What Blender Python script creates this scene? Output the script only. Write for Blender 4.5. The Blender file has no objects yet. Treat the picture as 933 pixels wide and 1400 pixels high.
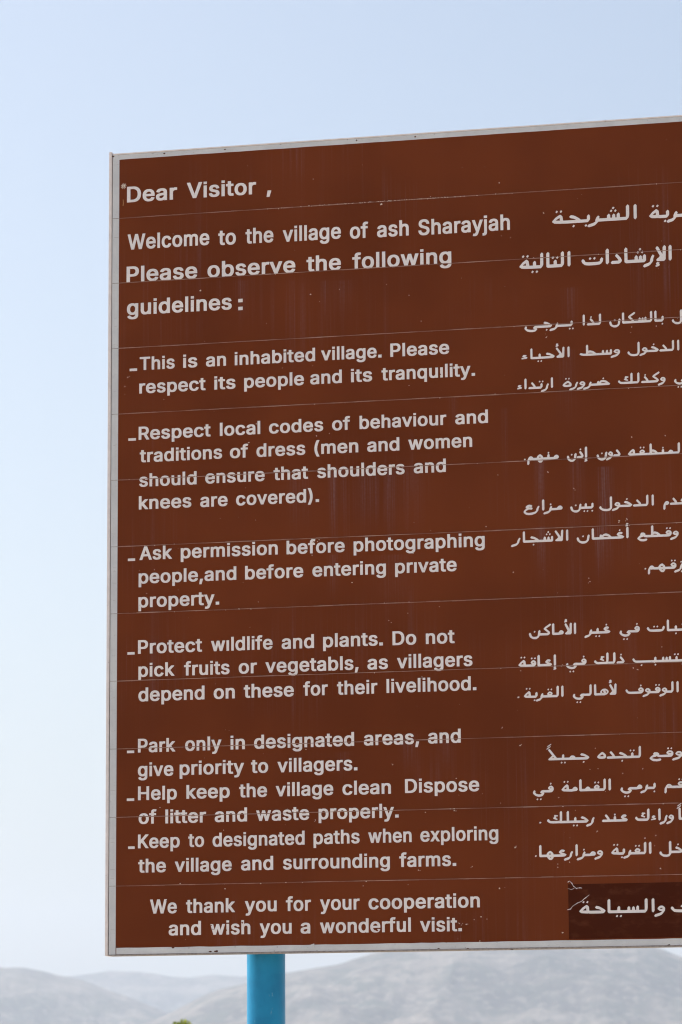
import bpy, bmesh, math, random
from mathutils import Vector, Matrix, noise, geometry

# ------------------------------------------------------------------ camera, sky, sun, exposure
sc = bpy.context.scene
COL = sc.collection
cam = bpy.data.objects.new('camera', bpy.data.cameras.new('camera'))
COL.objects.link(cam)
R = Vector((0.975317, 0.220724, -0.006095)); F = Vector((-0.216502, 0.961356, 0.170062)); U = R.cross(F)
CAM = Vector((2.170797, -7.312203, -0.337737))
M = Matrix((R, U, -F)).transposed().to_4x4(); M.translation = CAM
cam.matrix_world = M
cam.data.sensor_fit = 'VERTICAL'; cam.data.sensor_height = 36.0
cam.data.lens = 36.0 * 4750.0 / 1400.0
cam.data.clip_start = 0.1; cam.data.clip_end = 20000
cam.data.dof.use_dof = True; cam.data.dof.focus_distance = 7.45; cam.data.dof.aperture_fstop = 15.0
sc.camera = cam

SUN_EL = math.radians(50)
SUN_AZ = math.atan2(-0.957, 0.290)            # from the left and a little behind the sign
sdir = Vector((math.sin(SUN_AZ) * math.cos(SUN_EL), math.cos(SUN_AZ) * math.cos(SUN_EL), math.sin(SUN_EL)))
w = bpy.data.worlds.new('World'); sc.world = w; w.use_nodes = True
nt = w.node_tree; bg = nt.nodes['Background']
sky = nt.nodes.new('ShaderNodeTexSky'); sky.sky_type = 'NISHITA'; sky.sun_disc = False
sky.sun_elevation = SUN_EL; sky.sun_rotation = SUN_AZ
sky.air_density = 0.95; sky.dust_density = 4.8; sky.ozone_density = 0.2; sky.altitude = 300
tint = nt.nodes.new('ShaderNodeMix'); tint.data_type = 'RGBA'; tint.blend_type = 'MULTIPLY'; tint.inputs[0].default_value = 1.0
tint.inputs[7].default_value = (1.0, 1.02, 1.0, 1)     # a slightly cyan sky
nt.links.new(sky.outputs[0], tint.inputs[6]); nt.links.new(tint.outputs[2], bg.inputs[0]); bg.inputs[1].default_value = 0.10
sl = bpy.data.lights.new('sun', 'SUN'); sl.energy = 5.0; sl.angle = math.radians(0.53); sl.color = (1.0, 0.95, 0.88)
so = bpy.data.objects.new('sun', sl); COL.objects.link(so)
so.rotation_euler = sdir.to_track_quat('Z', 'Y').to_euler()
sc.view_settings.view_transform = 'Standard'; sc.view_settings.look = 'None'
sc.view_settings.gamma = 1.0; sc.view_settings.use_curve_mapping = False
sc.view_settings.exposure = 0.71
sc.render.engine = 'CYCLES'
sc.cycles.use_denoising = True
sc.cycles.max_bounces = 8; sc.cycles.volume_bounces = 2
sc.cycles.filter_width = 1.1

# ------------------------------------------------------------------ measured data of the place
# letter outlines of a bold grotesque: advance, contours (x,y thousandths)
LATIN={"(":[295,[[159,-108,248,-109,254,-108,257,-105,257,-87,252,-81,243,-63,243,-57,238,-51,220,-9,218,0,215,3,201,42,193,75,186,93,177,138,172,207,178,
285,189,342,204,399,218,443,221,447,223,456,233,477,240,498,252,525,257,531,256,549,251,552,167,552,157,549,156,543,148,531,145,528,137,508,133,504,
131,495,125,481,121,477,120,468,111,450,105,426,102,423,86,363,75,300,69,240,69,165,81,84,91,45,93,42,102,15,104,6,107,3,118,-24,118,-30,122,-34,134,
-60,136,-69,140,-72]]],")":[295,[[19,-108,109,-109,115,-108,118,-105,119,-99,133,-73,137,-69,139,-61,150,-36,154,-32,166,2,170,6,192,84,199,123,204,
162,204,240,199,300,188,363,163,450,152,471,152,477,148,481,141,504,138,507,128,528,125,531,118,543,117,549,112,552,25,552,19,551,16,546,16,531,28,
510,29,504,34,498,51,456,81,357,95,285,101,207,99,162,96,138,80,69,69,33,65,27,64,18,55,0,55,-6,47,-24,44,-27,42,-36,31,-57,30,-63,21,-81,16,-87,16,
-105]]],",":[210,[[20,-131,95,-132,104,-129,158,64,156,82,137,84,59,84,49,82,17,-110,17,-128]]],".":[210,[[29,-16,162,-16,162,100,29,100]]],":":[210,
[[29,-16,162,-16,162,100,29,100],[29,258,161,258,161,375,29,375]]],"A":[502,[[-2,-12,103,-12,106,-9,107,0,151,126,154,129,325,129,328,126,376,-11,385,
-13,472,-13,481,-12,484,-9,484,9,480,15,295,520,286,522,193,522,184,521,181,519,179,510,-1,15,-5,9,-5,-9],[184,212,182,213,183,216,208,288,212,294,
216,315,222,324,223,336,230,357,234,363,238,381,247,357,250,342,254,333,256,324,259,321,261,309,266,300,266,294,270,288,297,213]]],"D":[524,[[42,-12,
231,-13,270,-11,306,-5,339,5,372,21,394,36,417,57,420,63,436,81,449,105,453,109,455,117,467,141,467,147,476,174,481,210,483,255,481,300,476,336,467,
363,467,369,455,393,453,401,449,405,437,429,433,432,417,453,396,472,372,489,342,504,333,506,312,513,276,520,234,522,54,522,45,522,40,519,39,-3,39,-9],
[147,71,146,438,219,439,255,435,276,429,301,417,322,402,339,385,353,366,366,336,377,285,378,255,377,225,367,174,352,141,339,124,321,107,297,91,273,79,
237,71]]],"H":[539,[[42,-12,135,-13,143,-12,146,-9,147,219,369,219,371,216,371,-9,375,-12,384,-13,468,-13,477,-10,477,519,468,522,384,522,375,521,372,
519,371,306,369,302,147,302,145,519,141,521,123,522,48,522,40,519,39,-3,39,-9]]],"K":[489,[[42,-12,135,-13,143,-12,146,-9,146,159,195,212,198,210,354,
-12,456,-13,468,-11,470,-6,470,9,463,15,270,285,270,288,463,495,467,498,469,504,468,519,456,522,354,522,345,520,147,305,145,519,141,521,123,522,48,
522,40,519,39,-3,39,-9]]],"P":[467,[[42,-12,135,-13,143,-12,146,-9,147,172,276,174,306,179,330,186,351,196,368,207,385,222,394,234,398,237,405,251,
410,255,424,294,428,318,430,354,425,399,411,438,401,450,399,457,384,474,366,489,330,509,306,515,276,520,243,522,54,522,45,522,40,519,39,-3,39,-9],
[147,255,146,438,249,438,276,429,303,409,317,387,323,360,323,333,321,321,317,315,317,309,312,303,311,297,303,286,276,266,261,259,246,256]]],"R":[471,
[[42,-12,135,-13,143,-12,146,-9,146,183,150,185,228,185,231,184,335,-12,438,-13,446,-12,449,-9,449,9,444,14,342,201,369,216,385,228,401,246,405,256,
410,261,412,270,420,282,423,297,426,300,429,324,429,381,426,402,420,417,420,423,415,429,409,444,406,447,399,461,394,465,387,475,369,490,351,501,330,
509,306,516,279,520,246,522,54,522,45,522,40,519,39,-3,39,-9],[147,269,146,438,249,438,276,431,304,411,318,390,323,366,324,351,318,315,312,304,303,
294,276,276,249,269]]],"S":[469,[[194,-21,263,-21,293,-17,320,-10,361,9,380,24,406,54,407,60,417,72,418,81,424,90,428,111,428,162,426,180,422,186,421,
195,418,198,416,207,401,225,398,231,378,249,330,276,308,282,293,288,233,303,190,318,155,339,140,357,136,375,137,387,140,396,152,414,161,422,188,438,
203,443,224,445,242,444,263,438,299,414,312,393,316,369,319,366,419,366,422,372,420,405,407,443,399,453,397,459,371,486,353,499,334,510,290,524,239,
529,215,529,164,523,140,518,119,509,98,498,68,474,60,462,56,459,50,446,45,441,32,402,31,366,33,339,36,333,39,318,50,303,51,297,56,293,68,277,86,263,
108,249,136,237,167,227,236,209,275,195,311,171,320,159,324,147,324,129,315,108,309,102,306,96,276,75,251,65,236,63,215,63,188,68,158,84,138,102,136,
108,133,111,128,123,124,147,122,149,29,150,18,147,17,129,25,87,29,83,35,66,38,63,44,50,50,45,56,35,71,21,87,9,110,-3,134,-12,155,-16]]],"T":[471,
[[175,-12,269,-13,275,-12,278,-9,278,438,428,439,436,441,438,447,438,516,434,521,23,522,12,519,11,447,14,440,172,438,172,-3,172,-9]]],"V":[502,[[186,
-12,289,-13,296,-12,299,-9,300,0,480,495,484,501,484,516,481,521,385,522,375,519,373,510,273,219,264,201,262,190,259,186,256,171,250,152,246,147,241,
127,223,186,220,190,218,201,214,206,212,216,209,219,106,510,104,519,100,521,82,522,4,522,-4,519,-5,501,-1,495,182,0,183,-9]]],"W":[708,[[137,-12,241,
-13,250,-10,339,321,343,329,350,309,433,0,434,-9,437,-12,448,-13,541,-13,550,-10,688,495,691,501,690,519,685,522,670,522,592,522,583,519,502,204,498,
183,493,168,489,171,483,204,400,519,391,522,301,522,292,522,286,519,203,204,199,183,196,171,193,168,191,180,187,186,184,204,102,519,97,522,82,522,4,
522,-4,519,-5,501,-2,495,133,0,134,-9]]],"a":[411,[[138,-21,171,-22,207,-18,231,-11,255,1,256,-9,259,-12,264,-13,348,-13,355,-12,358,-9,358,255,354,
297,350,315,345,321,342,330,337,336,336,342,315,364,295,378,281,384,243,394,213,397,165,397,115,387,85,375,60,357,47,345,44,339,38,333,33,322,28,318,
24,304,20,300,20,282,23,279,87,261,117,262,120,264,125,276,140,294,162,308,180,316,201,317,219,312,240,298,249,285,255,258,250,249,245,246,225,240,
162,232,108,223,72,211,48,198,39,190,30,181,27,174,23,171,22,165,17,159,10,129,10,84,20,48,24,45,27,36,36,27,38,21,62,0,93,-13,126,-20],[159,60,141,
67,125,78,120,84,113,99,114,111,119,126,144,144,156,149,243,163,252,164,255,162,254,129,248,108,242,102,241,96,222,78,195,63,180,59]]],"b":[446,[[209,
-20,266,-20,290,-14,311,-7,331,4,350,19,365,34,367,40,380,55,381,61,391,76,396,94,400,100,410,154,410,226,399,280,395,286,389,304,381,316,380,322,367,
337,364,343,332,372,311,383,290,390,266,396,200,397,167,390,152,384,137,374,135,379,135,514,133,520,122,522,35,521,32,514,32,-8,35,-12,41,-13,125,-13,
131,-11,134,6,152,-7,167,-13,182,-17],[212,61,195,67,177,79,166,88,154,103,143,128,137,151,134,172,134,208,142,247,155,277,176,298,194,310,212,316,
221,316,230,316,242,311,263,299,285,277,290,265,294,259,302,232,307,187,304,151,299,133,293,115,279,94,246,67,230,61]]],"c":[418,[[178,-20,232,-21,
262,-17,277,-13,316,4,336,19,355,37,357,43,361,46,363,52,369,58,370,64,373,67,384,94,384,109,383,112,379,114,370,115,319,130,289,130,284,127,281,115,
271,96,255,79,235,67,223,63,208,60,196,61,179,67,160,80,148,91,130,119,120,151,117,187,120,223,124,241,131,259,149,286,178,308,196,316,214,316,238,
308,254,298,265,287,276,271,282,253,286,250,319,250,367,263,379,265,383,268,383,286,379,292,379,298,374,304,374,310,368,316,367,322,363,325,361,331,
343,352,324,367,304,379,277,389,250,395,208,397,166,395,121,383,100,372,79,357,62,340,59,334,48,322,47,316,40,304,36,301,34,292,25,277,19,250,13,193,
15,151,25,100,35,82,35,76,46,61,47,55,79,19,99,4,142,-14,154,-16,166,-19]]],"d":[446,[[169,-20,205,-21,244,-17,271,-7,289,4,292,4,294,-11,298,-13,385,
-13,391,-11,393,-8,393,511,391,520,382,522,304,522,292,520,290,514,289,373,271,385,259,390,226,397,160,396,136,391,112,382,94,373,76,358,60,343,58,
337,46,323,44,316,34,301,18,253,14,226,13,190,14,154,18,124,22,118,25,100,34,82,34,76,44,61,46,54,58,40,60,34,74,19,93,4,112,-7,133,-14,157,-20],[196,
61,179,67,161,79,148,91,136,106,131,118,129,127,124,136,121,148,117,190,120,226,124,244,130,259,139,276,144,280,148,287,178,309,196,316,205,316,214,
316,230,310,259,289,265,280,271,274,279,259,286,235,291,187,286,145,277,116,269,100,248,79,229,67,214,61]]],"e":[426,[[181,-20,223,-21,265,-17,301,-8,
316,-1,329,7,354,28,360,37,364,40,368,49,373,53,375,61,380,67,382,77,386,82,386,100,383,103,328,115,322,117,292,118,286,115,285,109,271,88,253,73,232,
63,202,60,172,71,154,84,140,97,127,120,119,154,121,156,382,156,389,157,392,160,392,199,389,250,377,292,373,297,370,309,362,319,361,325,355,331,350,
340,338,352,313,372,283,386,253,394,232,397,166,396,142,391,118,382,97,371,79,358,62,340,52,325,48,322,45,313,34,298,18,250,14,220,14,151,25,100,35,
82,35,76,46,61,47,55,79,19,99,4,145,-14],[121,234,121,243,130,265,140,280,149,289,181,312,196,316,205,316,217,315,229,311,247,301,257,292,268,280,271,
272,277,265,286,235]]],"f":[276,[[63,-12,153,-13,160,-12,163,-9,163,312,168,314,243,314,249,318,249,324,249,384,247,390,237,392,165,392,163,393,163,
429,170,447,183,456,192,460,216,455,240,455,246,457,261,507,264,513,264,528,261,533,237,540,222,542,177,543,147,540,117,531,94,516,75,495,74,489,68,
483,68,477,63,468,61,453,60,393,-6,392,-12,391,-15,387,-15,321,-12,315,57,314,60,312,60,-3,60,-9]]],"g":[447,[[184,-163,244,-163,268,-159,309,-148,
340,-130,357,-115,361,-109,370,-100,371,-94,381,-82,382,-73,387,-64,392,-40,393,-13,393,383,392,389,388,391,298,392,293,389,292,374,289,373,280,380,
259,390,226,397,160,396,136,390,113,383,94,373,76,358,61,343,52,329,46,324,40,308,34,302,29,284,26,281,21,260,18,254,14,227,14,155,18,128,35,80,40,75,
46,62,52,57,61,42,78,26,114,5,136,-2,160,-7,226,-8,259,-1,280,9,289,15,290,14,289,-25,280,-47,265,-63,244,-76,227,-82,199,-84,175,-78,143,-58,121,-31,
115,-28,85,-29,31,-59,30,-76,35,-82,37,-90,42,-94,43,-100,54,-112,76,-132,87,-139,118,-152,154,-161],[193,73,181,77,161,89,150,98,137,113,126,137,121,
152,117,194,121,233,132,263,139,276,161,299,181,311,205,317,228,311,247,300,259,290,271,275,272,269,279,260,288,230,291,209,291,173,286,149,279,125,
270,110,260,98,247,87,228,77,214,73]]],"h":[432,[[35,-12,125,-13,132,-12,135,-9,135,240,138,255,148,279,165,297,194,313,212,315,224,314,245,301,257,
291,267,276,274,255,275,-9,281,-13,296,-13,368,-13,375,-12,378,-9,377,270,374,294,371,299,369,312,362,324,362,330,356,336,353,345,343,354,340,360,327,
372,299,387,281,392,239,397,194,396,170,391,151,384,137,376,135,378,135,516,134,519,128,522,41,522,35,521,32,516,32,-3,32,-9]]],"i":[189,[[32,-13,135,
-13,135,392,32,392],[32,440,135,440,135,522,32,522]]],"j":[189,[[-28,-155,35,-155,71,-146,94,-134,104,-125,110,-116,114,-113,128,-86,129,-77,132,-71,
135,-35,135,382,135,388,131,391,41,392,35,391,32,388,31,-41,29,-50,24,-59,17,-66,2,-73,-25,-74,-30,-77,-31,-149],[24,440,143,440,143,522,24,522]]],
"k":[403,[[35,-12,125,-13,134,-10,135,132,152,148,272,-5,275,-11,284,-13,383,-13,390,-12,393,-9,392,10,386,15,230,213,229,216,380,369,380,389,371,392,
266,391,137,258,135,261,135,516,134,519,128,522,41,522,35,521,32,516,32,-3,32,-9]]],"l":[189,[[32,-13,135,-13,135,522,32,522]]],"m":[632,[[35,-12,125,
-13,132,-12,135,-9,135,252,143,276,146,279,147,285,155,293,179,310,188,315,197,316,209,315,224,308,238,297,246,288,252,273,253,-9,256,-12,263,-13,353,
-12,356,-6,357,258,362,276,366,285,374,294,395,310,416,317,437,312,457,300,467,288,472,273,475,252,475,-9,478,-12,485,-13,575,-12,578,-9,578,-3,577,
282,574,303,569,315,569,321,553,351,540,366,515,384,485,395,467,398,425,399,392,396,377,392,350,381,320,356,310,366,306,372,291,384,275,392,254,398,
197,399,179,396,155,388,134,376,133,387,128,391,44,392,34,390,32,384,32,-3,32,-9]]],"n":[432,[[35,-12,125,-13,132,-12,135,-9,135,240,138,255,148,279,
165,297,194,313,212,315,224,314,245,301,257,291,267,276,274,255,275,-9,278,-12,287,-13,368,-13,377,-10,378,243,377,273,374,294,371,299,369,312,362,
324,362,330,356,336,353,345,343,354,340,360,327,372,314,380,296,388,260,396,221,397,191,395,170,391,151,384,134,374,133,387,128,391,44,392,34,390,32,
384,32,-3,32,-9]]],"o":[437,[[178,-20,247,-20,274,-14,317,4,336,19,352,35,361,49,367,54,374,70,380,76,380,82,390,100,394,120,397,124,401,154,401,223,
397,250,391,268,390,277,381,292,379,301,375,304,368,316,367,322,361,327,353,340,319,370,295,383,247,396,199,397,166,395,121,383,100,372,79,357,62,340,
59,334,48,322,47,316,40,304,36,301,34,292,25,277,19,250,13,193,15,151,25,100,35,82,35,76,46,61,47,55,79,19,99,4,142,-14,154,-16,166,-19],[196,61,179,
67,161,79,148,91,143,100,137,106,130,119,124,136,120,154,117,187,120,223,124,241,131,259,139,273,155,292,178,308,196,316,208,317,220,315,238,308,267,
286,272,277,277,272,285,256,293,229,298,187,295,151,289,130,278,106,268,91,235,66,220,61]]],"p":[446,[[35,-155,125,-156,134,-153,135,1,137,4,155,-8,
182,-17,218,-21,269,-19,311,-7,331,4,350,19,365,34,367,40,380,55,381,61,391,76,396,94,400,100,410,151,410,223,406,253,399,280,395,286,389,304,381,316,
380,322,367,337,364,343,331,373,311,383,290,390,263,396,197,397,167,390,152,384,134,372,133,388,128,391,41,392,35,391,32,388,32,-146,32,-152],[212,61,
195,67,177,79,166,88,154,103,143,128,137,151,134,172,134,208,142,247,155,277,176,298,194,310,212,316,221,316,230,316,242,311,263,299,285,277,290,265,
294,259,302,232,307,187,304,151,299,133,293,115,279,94,246,67,230,61]]],"q":[446,[[293,-155,382,-156,390,-155,393,-152,393,388,390,391,385,392,298,
392,292,388,292,373,289,373,271,385,259,390,226,397,160,396,136,391,112,382,94,373,60,343,58,337,45,322,39,307,36,304,29,283,26,280,21,259,18,253,14,
226,13,193,14,154,18,124,22,118,25,100,29,94,36,73,39,70,45,55,58,40,60,34,76,17,93,4,112,-7,157,-20,226,-20,259,-13,290,4,290,-149],[196,61,179,67,
161,79,148,91,136,106,131,118,129,127,124,136,121,148,117,190,120,226,124,244,130,259,139,276,144,280,148,287,178,309,196,316,205,316,214,316,230,310,
259,289,265,280,271,274,279,259,286,235,291,187,286,145,277,116,269,100,248,79,229,67,214,61]]],"r":[281,[[35,-12,125,-13,132,-12,135,-9,135,246,138,
258,147,279,164,295,182,306,203,312,236,309,257,309,263,312,264,390,261,396,233,398,182,397,149,387,134,379,131,390,125,392,44,392,34,390,32,384,32,
-3,32,-9]]],"s":[387,[[159,-20,192,-21,237,-18,280,-5,309,13,332,37,334,43,342,52,342,58,347,67,348,76,351,82,351,133,347,142,346,151,341,157,336,169,
312,193,294,205,272,214,180,236,167,241,140,256,133,265,131,271,131,286,137,295,147,304,165,315,177,319,186,319,210,314,228,302,243,283,247,268,252,
265,282,264,339,277,344,280,345,298,341,304,339,313,336,316,335,325,330,329,328,337,321,343,319,349,309,360,288,376,255,390,219,397,159,397,114,389,
81,374,69,366,46,343,42,334,36,328,36,322,30,313,26,280,27,247,33,227,37,223,42,211,46,208,54,196,69,184,84,175,108,165,191,145,216,137,237,124,244,
115,246,97,240,85,228,75,210,64,195,60,183,58,159,63,140,73,129,83,121,94,115,115,111,119,78,119,18,106,15,103,15,85,24,55,31,46,33,40,37,37,42,28,49,
22,53,16,66,6,96,-9,129,-17]]],"t":[249,[[141,-16,207,-16,225,-12,234,-7,234,11,221,65,216,67,192,67,171,64,162,66,153,74,150,80,147,98,147,314,216,
314,224,317,225,386,222,391,216,392,147,392,147,476,144,483,51,484,46,482,44,479,44,395,42,392,-6,392,-14,389,-15,320,-14,317,-9,314,42,314,44,311,44,
86,46,62,49,56,51,44,59,32,59,26,69,17,72,11,88,-1,108,-10,120,-12,129,-15]]],"u":[432,[[161,-17,218,-17,239,-12,258,-5,275,5,278,-10,284,-13,368,-13,
377,-10,378,382,378,388,375,391,284,392,278,391,275,388,275,154,272,124,261,100,243,82,218,67,200,64,185,66,167,76,153,88,140,109,136,124,135,388,131,
391,113,392,41,392,35,391,32,388,32,133,33,109,41,67,46,61,49,49,57,40,58,34,83,8,113,-8,131,-14]]],"v":[411,[[145,-12,236,-13,244,-12,247,-9,248,0,
388,366,391,369,392,384,390,390,371,392,296,392,286,390,194,135,185,165,182,169,103,390,83,392,8,392,-2,390,-4,384,-3,369,0,366,142,-3,142,-9]]],
"w":[589,[[120,-12,209,-13,217,-12,220,-9,221,0,269,171,273,177,284,222,294,177,301,159,346,0,347,-9,350,-12,359,-13,440,-13,449,-10,563,366,565,369,
566,384,564,390,545,392,470,392,461,390,398,166,394,171,383,222,380,228,335,390,323,392,242,392,233,390,188,228,185,222,170,160,106,390,86,392,14,392,
4,390,2,384,3,369,5,366,116,0,117,-9]]],"x":[401,[[3,-12,109,-12,162,69,168,75,170,81,177,89,180,97,185,102,189,112,193,108,194,102,200,96,201,90,209,
81,211,75,216,71,269,-12,369,-13,378,-10,378,10,372,15,249,192,366,363,372,369,373,384,371,390,363,392,282,392,263,390,261,384,218,321,213,316,209,
306,205,303,201,294,195,288,193,279,189,278,185,288,177,297,175,303,171,306,168,315,162,320,121,384,119,390,99,392,18,392,10,390,8,384,9,369,15,363,
130,195,6,14,0,9,0,-9]]],"y":[411,[[59,-157,116,-158,146,-152,158,-147,177,-136,196,-118,198,-112,205,-106,206,-100,212,-94,213,-88,218,-82,220,-73,
225,-67,226,-58,388,365,392,371,392,386,389,391,296,392,285,389,283,380,194,135,186,164,182,169,106,380,104,389,98,392,83,392,5,392,-3,389,-4,371,0,
365,141,-1,125,-43,119,-54,108,-67,92,-76,74,-73,53,-73,44,-74,41,-76,29,-126,26,-130,26,-148,29,-151,38,-153]]],"\u0131":[189,[[32,-13,135,-13,135,
392,32,392]]]}
# English lines: cap height, words (text, x0, x1, baseline z) in metres on the panel
ENGLISH=[[0.0363,[["Dear",0.0339,0.1508,1.6854],["Visitor",0.1738,0.334,1.6855],[",",0.3583,0.3689,1.6856]]],[0.0354,[["Welcome",0.0359,0.2259,1.576],["to",
0.2467,0.2872,1.5734],["the",0.3095,0.3736,1.5726],["village",0.3952,0.5279,1.5715],["of",0.5484,0.5897,1.5696],["ash",0.6101,0.6816,1.5688],
["Sharayjah",0.7033,0.9083,1.5677]]],[0.036,[["Please",0.0337,0.198,1.501],["observe",0.2218,0.4236,1.5005],["the",0.4492,0.5275,1.5],["following",
0.5534,0.7765,1.4998]]],[0.0352,[["guidelines",0.035,0.2775,1.4246],[":",0.2926,0.3027,1.4218]]],[0.0299,[["_",0.0412,0.0596,1.2974],["This",0.0652,
0.146,1.2974],["is",0.1658,0.1982,1.2972],["an",0.2184,0.2643,1.2971],["inhabited",0.2845,0.4677,1.297],["village.",0.4815,0.6178,1.2967],["Please",
0.6376,0.7693,1.2964]]],[0.0299,[["respect",0.0644,0.2174,1.2439],["its",0.2376,0.2859,1.2441],["people",0.306,0.4421,1.2442],["and",0.4565,0.5279,
1.2443],["its",0.5487,0.5962,1.2444],["tranqu\u0131lity.",0.6174,0.8263,1.2444]]],[0.0297,[["_",0.0389,0.0577,1.1388],["Respect",0.0633,0.2291,
1.1387],["local",0.2502,0.3424,1.1386],["codes",0.3624,0.4851,1.1385],["of",0.5054,0.546,1.1383],["behaviour",0.5672,0.7611,1.1383],["and",0.7811,
0.8536,1.1381]]],[0.0298,[["traditions",0.066,0.2552,1.0878],["of",0.2732,0.3148,1.0874],["dress",0.3338,0.4443,1.0873],["(men",0.4652,0.5639,1.087],
["and",0.5841,0.6559,1.0867],["women",0.676,0.8179,1.0866]]],[0.0297,[["should",0.0652,0.1969,1.0325],["ensure",0.217,0.3521,1.0328],["that",0.3725,
0.4505,1.0332],["shoulders",0.4713,0.6671,1.0334],["and",0.6877,0.7589,1.0339]]],[0.03,[["knees",0.0644,0.1849,0.9815],["are",0.2055,0.2677,0.9807],
["covered).",0.2872,0.475,0.9803]]],[0.0302,[["_",0.0391,0.0568,0.8676],["Ask",0.0664,0.1409,0.8675],["permission",0.161,0.3815,0.8673],["before",
0.4013,0.5319,0.8667],["photographing",0.552,0.8427,0.8663]]],[0.0301,[["people,and",0.0646,0.2875,0.8151],["before",0.3074,0.4387,0.8149],
["entering",0.4594,0.6236,0.8148],["pr\u0131vate",0.6441,0.7802,0.8147]]],[0.0305,[["property.",0.0643,0.2486,0.7618]]],[0.0304,[["_",0.039,0.0566,
0.6586],["Protect",0.0637,0.2098,0.6585],["w\u0131ldlife",0.2302,0.369,0.6583],["and",0.3897,0.4621,0.6581],["plants.",0.4825,0.6155,0.658],["Do",
0.6369,0.6893,0.6577],["not",0.7106,0.7739,0.6576]]],[0.0304,[["pick",0.0649,0.147,0.6075],["fruits",0.1689,0.2719,0.6073],["or",0.2927,0.3338,0.607],
["vegetabls,",0.3531,0.561,0.6069],["as",0.581,0.6262,0.6065],["villagers",0.6466,0.8123,0.6064]]],[0.0304,[["depend",0.0651,0.2153,0.5531],["on",
0.2362,0.2838,0.5533],["these",0.304,0.4164,0.5533],["for",0.4375,0.4922,0.5535],["their",0.5128,0.6024,0.5536],["livelihood.",0.6228,0.8203,
0.5537]]],[0.0302,[["_",0.039,0.0565,0.4409],["Park",0.0645,0.1493,0.4409],["only",0.1717,0.2535,0.4411],["in",0.2743,0.3064,0.4412],["designated",
0.3271,0.5501,0.4413],["areas,",0.5719,0.6934,0.4416],["and",0.7132,0.7848,0.4418]]],[0.0305,[["give",0.0647,0.145,0.3881],["priority",0.1594,0.3043,
0.3882],["to",0.3201,0.3584,0.3884],["villagers.",0.3795,0.557,0.3884]]],[0.0302,[["_",0.039,0.057,0.3359],["Help",0.065,0.153,0.3359],["keep",0.1748,
0.2722,0.336],["the",0.2934,0.3558,0.336],["village",0.3754,0.5032,0.336],["clean",0.5236,0.6306,0.336],["Dispose",0.6615,0.8237,0.3361]]],[0.0303,
[["of",0.0667,0.107,0.2838],["litter",0.1273,0.2189,0.2838],["and",0.2387,0.311,0.2839],["waste",0.3317,0.4495,0.2839],["properly.",0.4705,0.6471,
0.284]]],[0.0301,[["_",0.0425,0.0584,0.231],["Keep",0.0654,0.1597,0.231],["to",0.179,0.2145,0.231],["designated",0.2338,0.4391,0.231],["paths",0.459,
0.5607,0.231],["when",0.58,0.675,0.231],["exploring",0.6942,0.8637,0.2311]]],[0.0301,[["the",0.0661,0.1286,0.1777],["village",0.1489,0.2765,0.1778],
["and",0.2976,0.3691,0.1779],["surrounding",0.3911,0.6269,0.178],["farms.",0.6475,0.7716,0.1782]]],[0.0306,[["We",0.0932,0.1535,0.0884],["thank",
0.1742,0.2838,0.0884],["you",0.3059,0.3766,0.0886],["for",0.3971,0.4525,0.0887],["your",0.4727,0.5597,0.0888],["cooperation",0.5794,0.8219,0.0889]]],
[0.0304,[["and",0.1354,0.2078,0.0408],["wish",0.2289,0.318,0.0405],["you",0.339,0.4096,0.0402],["a",0.4295,0.4508,0.0399],["wonderful",0.4724,0.6716,
0.0397],["visit.",0.6917,0.7823,0.039]]]]
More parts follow.
